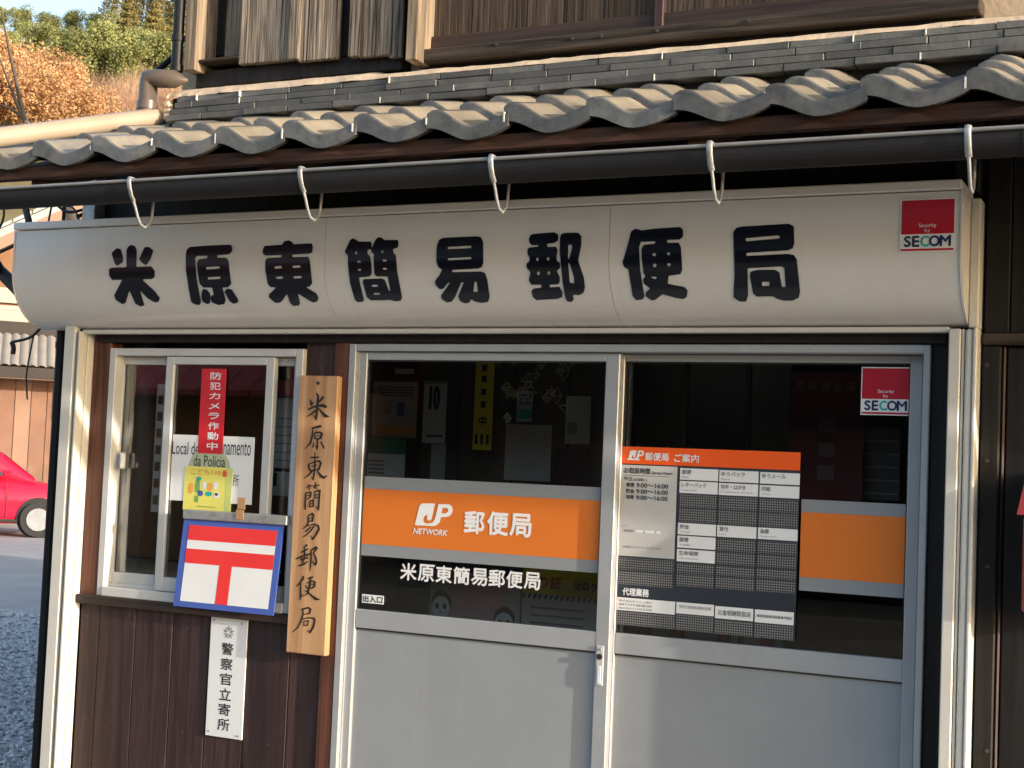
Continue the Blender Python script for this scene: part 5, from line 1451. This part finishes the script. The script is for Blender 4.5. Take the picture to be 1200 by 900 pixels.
# red-roofed house over the road, whose roof the window mirrors
AH = thing('red_roofed_house', (-16.0, -13.0, 0), 'red roofed house over the road, mirrored in the window glass', 'building')
q = MB(); q.box(-20.5, -11.2, -18.0, -12.2, 0, 2.5); q.build('wall', tanw, AH)
redroof = paint('red_roof_metal', (.30, .045, .035), .5, .15, 2)
for k in range(26):
    xa = -21.8+k*.43
    q = MB(); q.add([(xa, -11.5, 2.3), (xa+.40, -11.5, 2.3), (xa+.40, -15.2, 5.0), (xa, -15.2, 5.0), (xa, -11.5, 2.38), (xa+.40, -11.5, 2.38), (xa+.40, -15.2, 5.08), (xa, -15.2, 5.08)],
                    [(0, 3, 2, 1), (4, 5, 6, 7), (0, 1, 5, 4), (1, 2, 6, 5), (3, 0, 4, 7), (2, 3, 7, 6)]); q.build('roof_sheet', redroof, AH)
q = MB(); q.box(-21.8, -10.62, -18.6, -15.21, 2.3, 5.0); q.build('rear_block', redroof, AH)

BH = thing('dark_timber_house', (-2, -15.0, 0), 'long dark timber house over the road, mirrored faintly in the door glass', 'building')
q = MB(); q.box(-10.4, 9.0, -21.0, -14.2, 0, 4.6); q.build('wall', MAT['blackwood'], BH)
q = MB(); q.add([(-11, -13.4, 4.4), (9.6, -13.4, 4.4), (9.6, -17.6, 6.4), (-11, -17.6, 6.4), (-11, -21.8, 4.4), (9.6, -21.8, 4.4)], [(0, 1, 2, 3), (3, 2, 5, 4), (0, 3, 4), (1, 5, 2), (0, 4, 5, 1)]); q.build('roof', MAT['tile'], BH)
for k in range(5):
    q = MB(); q.box(-9.2+k*3.7, -7.4+k*3.7, -14.19, -14.1, 1.0, 2.2, .02); wq = q.build('window', darkb, BH)
    q = MB(); q.box(-9.1+k*3.7, -7.5+k*3.7, -14.09, -14.07, 1.1, 2.1); q.build('pane', MAT['glass'], wq)

# ------------------------------------------------------------------ hill with autumn trees
def hill_z(r, az=.74):
    t = max(0.0, (r-42)/95.0)
    return 2.0+40.0*min(.69, t)**1.05+min(.2, max(0, t-.66))*24 if r > 42 else 2.0*max(0, (r-30)/12)
mb = MB(); nr, na = 40, 40
vs = []
rs = random.Random(1)
for i in range(nr+1):
    r_ = 30+(230-30)*(i/nr)
    for j in range(na+1):
        az = math.radians(15+62*(j/na))
        x, y = spot(az, r_)
        vs.append((x, y, hill_z(r_)+rs.uniform(-.5, .5)*(1 if r_ > 45 else .0)-(.05 if i == 0 else 0)))
mb.add(vs, [(i*(na+1)+j, i*(na+1)+j+1, (i+1)*(na+1)+j+1, (i+1)*(na+1)+j) for i in range(nr) for j in range(na)], True)
hl = mb.build('hill', paint('leafy_hillside', (.15, .12, .05), .95, .4, .3, .3, 2), kind='structure'); fix_normals(hl)

def leaf_mat(name, c1, c2, c3):
    m, nt, N, L, b = nodes_of(name)
    N.remove(b)
    tc = N.new('ShaderNodeTexCoord'); oi = N.new('ShaderNodeObjectInfo'); nz = N.new('ShaderNodeTexNoise'); nz.inputs['Scale'].default_value = 1.1; nz.inputs['Detail'].default_value = 8; nz.inputs['Roughness'].default_value = .8
    L.new(tc.outputs['Object'], nz.inputs['Vector'])
    cr = N.new('ShaderNodeValToRGB'); e = cr.color_ramp.elements
    e[0].position = .32; e[0].color = rgb(c1); e[1].position = .68; e[1].color = rgb(c3)
    k = e.new(.5); k.color = rgb(c2)
    L.new(nz.outputs['Fac'], cr.inputs['Fac'])
    hs = N.new('ShaderNodeHueSaturation'); mr = N.new('ShaderNodeMapRange'); mr.inputs[3].default_value = .75; mr.inputs[4].default_value = 1.3
    L.new(oi.outputs['Random'], mr.inputs[0]); L.new(mr.outputs[0], hs.inputs['Value']); L.new(cr.outputs['Color'], hs.inputs['Color'])
    d = N.new('ShaderNodeBsdfDiffuse'); t = N.new('ShaderNodeBsdfTranslucent'); mx = N.new('ShaderNodeMixShader'); mx.inputs[0].default_value = .3
    L.new(hs.outputs['Color'], d.inputs[0]); L.new(hs.outputs['Color'], t.inputs[0]); L.new(d.outputs[0], mx.inputs[1]); L.new(t.outputs[0], mx.inputs[2])
    L.new(mx.outputs[0], N['Material Output'].inputs['Surface'])
    return m
LEAF = dict(
    orange=leaf_mat('orange_leaves', (.40, .22, .11), (.56, .34, .18), (.66, .46, .27)),
    green=leaf_mat('green_leaves', (.12, .145, .06), (.26, .28, .115), (.46, .44, .20)),
    pine=leaf_mat('pine_needles', (.11, .12, .045), (.25, .22, .09), (.45, .35, .16)),
    bare=leaf_mat('withered_twigs', (.30, .19, .13), (.42, .28, .20), (.52, .37, .28)),
)
bark = paint('pale_bark', (.34, .25, .17), .9, .2, 3, .3, 10)
def crown_mesh(name, kind, seed):
    rg = np.random.default_rng(seed)
    mb = MB()
    if kind in ('orange', 'green'):
        H, Rr = 7.0, 2.6
        blobs = [(np.array([rg.normal(0, .9), rg.normal(0, .9), rg.uniform(2.2, 6.3)]), rg.uniform(.8, 1.4)) for _ in range(20)]
        n = 8000; size = (.055, .15)
        pts = []
        for _ in range(n):
            c, r_ = blobs[rg.integers(len(blobs))]
            d = rg.normal(size=3); d /= np.linalg.norm(d)
            pts.append(c+d*r_*rg.uniform(.55, 1.05))
    elif kind == 'pine':
        n = 5500; size = (.06, .15); pts = []
        layers = [(z, max(.4, 2.4*(1-(z-4.2)/6.0))) for z in np.arange(4.4, 10.0, .75)]
        for _ in range(n):
            z, r_ = layers[rg.integers(len(layers))]
            a = rg.uniform(0, 6.28); a = round(a*1.1)/1.1+rg.normal(0, .2); q_ = rg.uniform(.1, 1)**.6*r_
            pts.append(np.array([q_*math.cos(a), q_*math.sin(a), z-.12*q_+rg.normal(0, .14)]))
    else:
        n = 6000; size = (.03, .05); pts = []
        for _ in range(n):
            d = rg.normal(size=3); d /= np.linalg.norm(d); d[2] = abs(d[2])
            pts.append(np.array([0, 0, .6])+d*np.array([2.4, 2.4, 3.4])*rg.uniform(.3, 1.0))
    for p in pts:
        a = rg.normal(size=3); a /= np.linalg.norm(a); b_ = np.cross(a, rg.normal(size=3)); b_ /= np.linalg.norm(b_)
        s = rg.uniform(*size)
        if kind == 'bare':
            a = (p-np.array([0, 0, -.5])); a = a/np.linalg.norm(a)+rg.normal(size=3)*.35; l = rg.uniform(.35, .8)
            mb.add([p-b_*.009, p+b_*.009, p+a*l], [(0, 1, 2)])
        else:
            mb.add([p-a*s, p-b_*s*.6, p+a*s, p+b_*s*.6], [(0, 1, 2, 3)])
    me, _ = mb.mesh(name, LEAF[kind], (0, 0, 0))
    return me
def trunk_mesh(name, kind, seed):
    rg = random.Random(seed); mb = MB()
    h = {'orange': 5.0, 'green': 5.2, 'pine': 9.8, 'bare': 1.6}[kind]
    mb.tube([(0, 0, -.8), (rg.uniform(-.1, .1), rg.uniform(-.1, .1), h*.5), (rg.uniform(-.2, .2), rg.uniform(-.2, .2), h)], [.16, .12, .03], 7)
    for _ in range(9 if kind == 'bare' else 7):
        z = rg.uniform(.05 if kind == 'bare' else h*.35, h*.9); a = rg.uniform(0, 6.28); l = rg.uniform(1.0, 2.2)
        mb.tube([(0, 0, z), (l*.5*math.cos(a), l*.5*math.sin(a), z+l*.45), (l*math.cos(a), l*math.sin(a), z+l*(1.2 if kind == 'bare' else .7))], [.06, .035, .012], 5)
    me, _ = mb.mesh(name, bark, (0, 0, 0))
    return me
CM = {k: [crown_mesh(k+'_crown', k, s) for s in (1, 2, 3)] for k in LEAF}
TM = {k: [trunk_mesh(k+'_trunk', k, s) for s in (1, 2, 3)] for k in LEAF}
def tree(kind, px, r_, scale, name, label, group, i, z=None, sx=1.0):
    dd = CR*(px-600)+CF*FPX
    az = math.atan2(-dd[0], dd[1])
    x, y = spot(az, r_)
    o = thing(name, (x, y, (hill_z(r_) if z is None else z)), label, 'tree', group, rz=random.uniform(0, 6.28))
    o.scale = (scale*sx, scale*sx, scale)
    for me, nm in ((TM[kind][i % 3], 'trunk'), (CM[kind][(i+1) % 3], 'crown')):
        c = bpy.data.objects.new(nm, me); COL.objects.link(c); c.parent = o
    return o
random.seed(21)
POS = ['at the left picture edge', 'left of the drain pipe', 'above the roof tiles', 'near the drain pipe', 'nearest the upper storey']
def where(px): return 'far left' if px < 20 else 'left' if px < 65 else 'middle' if px < 120 else 'right'
cnt = {}
def put(kind, px, r_, sc, name, adj, group, sx=1.0):
    k = cnt.get(name, 0); cnt[name] = k+1
    order = ['first', 'second', 'third', 'fourth', 'fifth', 'sixth', 'seventh', 'eighth', 'ninth', 'tenth', 'eleventh', 'twelfth', 'thirteenth', 'fourteenth', 'fifteenth', 'sixteenth', 'seventeenth', 'eighteenth'][k]
    tree(kind, px, r_, sc, name, f'{adj}, {order} from the left', group, k, sx=sx)
for px in (-75, -40, -8, 24, 52, 78): put('orange', px, 78+random.uniform(-3, 3), random.uniform(.74, .90)*(1 if px < 60 else .8), 'maple_tree', 'orange autumn maple low on the hill', 'orange maples on the hill', 1.0)
for px in (-55, -22, 14, 44): put('orange', px, 86+random.uniform(-2, 2), random.uniform(.60, .74), 'autumn_tree', 'golden orange tree behind the front maples', 'orange trees behind the maples', 1.0)
for px in (84, 100, 116, 132, 150, 168, 188, 206): put('bare', px, 83+random.uniform(-2, 2), random.uniform(.68, 1.02), 'bare_shrub', 'pinkish leafless shrub above the tiles', 'leafless shrubs on the hill')
for px in (72, 98, 126, 154, 182, 208): put('green', px, 93+random.uniform(-2, 2), random.uniform(.62, .76), 'evergreen_tree', 'mid green evergreen halfway up the hill', 'evergreens halfway up the hill', 1.15)
for px in (-85, -50, -15, 20, 48, 76, 104, 132, 160, 190, 220): put('green', px, 101+random.uniform(-2, 2), random.uniform(.42, .50)*(1.0 if px < 100 else 1.35), 'broadleaf_tree', 'dark green tree high on the hill', 'green trees high on the hill', 1.15)
for px in (126, 158, 186): put('pine', px, 97+random.uniform(-1, 1), random.uniform(.62, .70), 'tall_pine', 'tall sunlit pine standing out before the ridge trees', 'tall pines on the hill')
for px in (112, 130, 147, 165, 182, 200, 218): put('pine', px, 108+random.uniform(-2, 2), random.uniform(.52, .68), 'ridge_pine', 'slender ridge pine with a bare pale trunk', 'pines on the ridge')
for px in (-30, 0, 28, 54): put('green', px, 91+random.uniform(-1, 1), random.uniform(.36, .46), 'hill_bush', 'low green bush behind the orange trees', 'bushes behind the orange trees', 1.4)
for px in (-70, -30, 0, 34, 62, 88): put('green', px, 110+random.uniform(-2, 2), random.uniform(.36, .46), 'ridge_tree', 'green tree on the skyline', 'trees on the skyline', 1.2)
# bare sapling close behind the roof at the left edge
sx_, sy_ = spot(math.atan2(-(CR*(120-600)+CF*FPX)[0], (CR*(120-600)+CF*FPX)[1]), 15.0)
o = thing('bare_sapling', (sx_, sy_, 0), 'thin leafless dark sapling rising at the left picture edge', 'tree')
def fan(pts, r0):
    # pixels at the sapling's distance
    out = []
    for px, py in pts:
        d = CR*(px-600)+CU*(450-py)+CF*FPX; d = d/np.hypot(d[0], d[1]); out.append(Vector(CAM+d*15.0))
    return out, [r0*(1-.7*i/(len(pts)-1)) for i in range(len(pts))]
stem, _ = fan([(104, 330), (70, 210), (34, 150), (30, 142)], .04)
q = MB(); q.tube([(sx_, sy_, -.1)]+[tuple(s_) for s_ in stem], [.07, .06, .05, .04, .03], 7)
q.build('trunk', bark, o)
for pts, r0 in (([(30, 144), (24, 120), (18, 90), (11, 60), (6, 35), (1, 8)], .026), ([(29, 142), (20, 122), (10, 95), (0, 70), (-12, 50)], .024), ([(28, 138), (14, 128), (0, 123), (-14, 118)], .020)):
    p_, r_ = fan(pts, r0); q = MB(); q.tube(p_, r_, 6); q.build('branch', paint('dark_bark', (.10, .075, .055), .9, .2, 6), o)
COL.objects.unlink(_to)
bpy.data.objects.remove(_to)
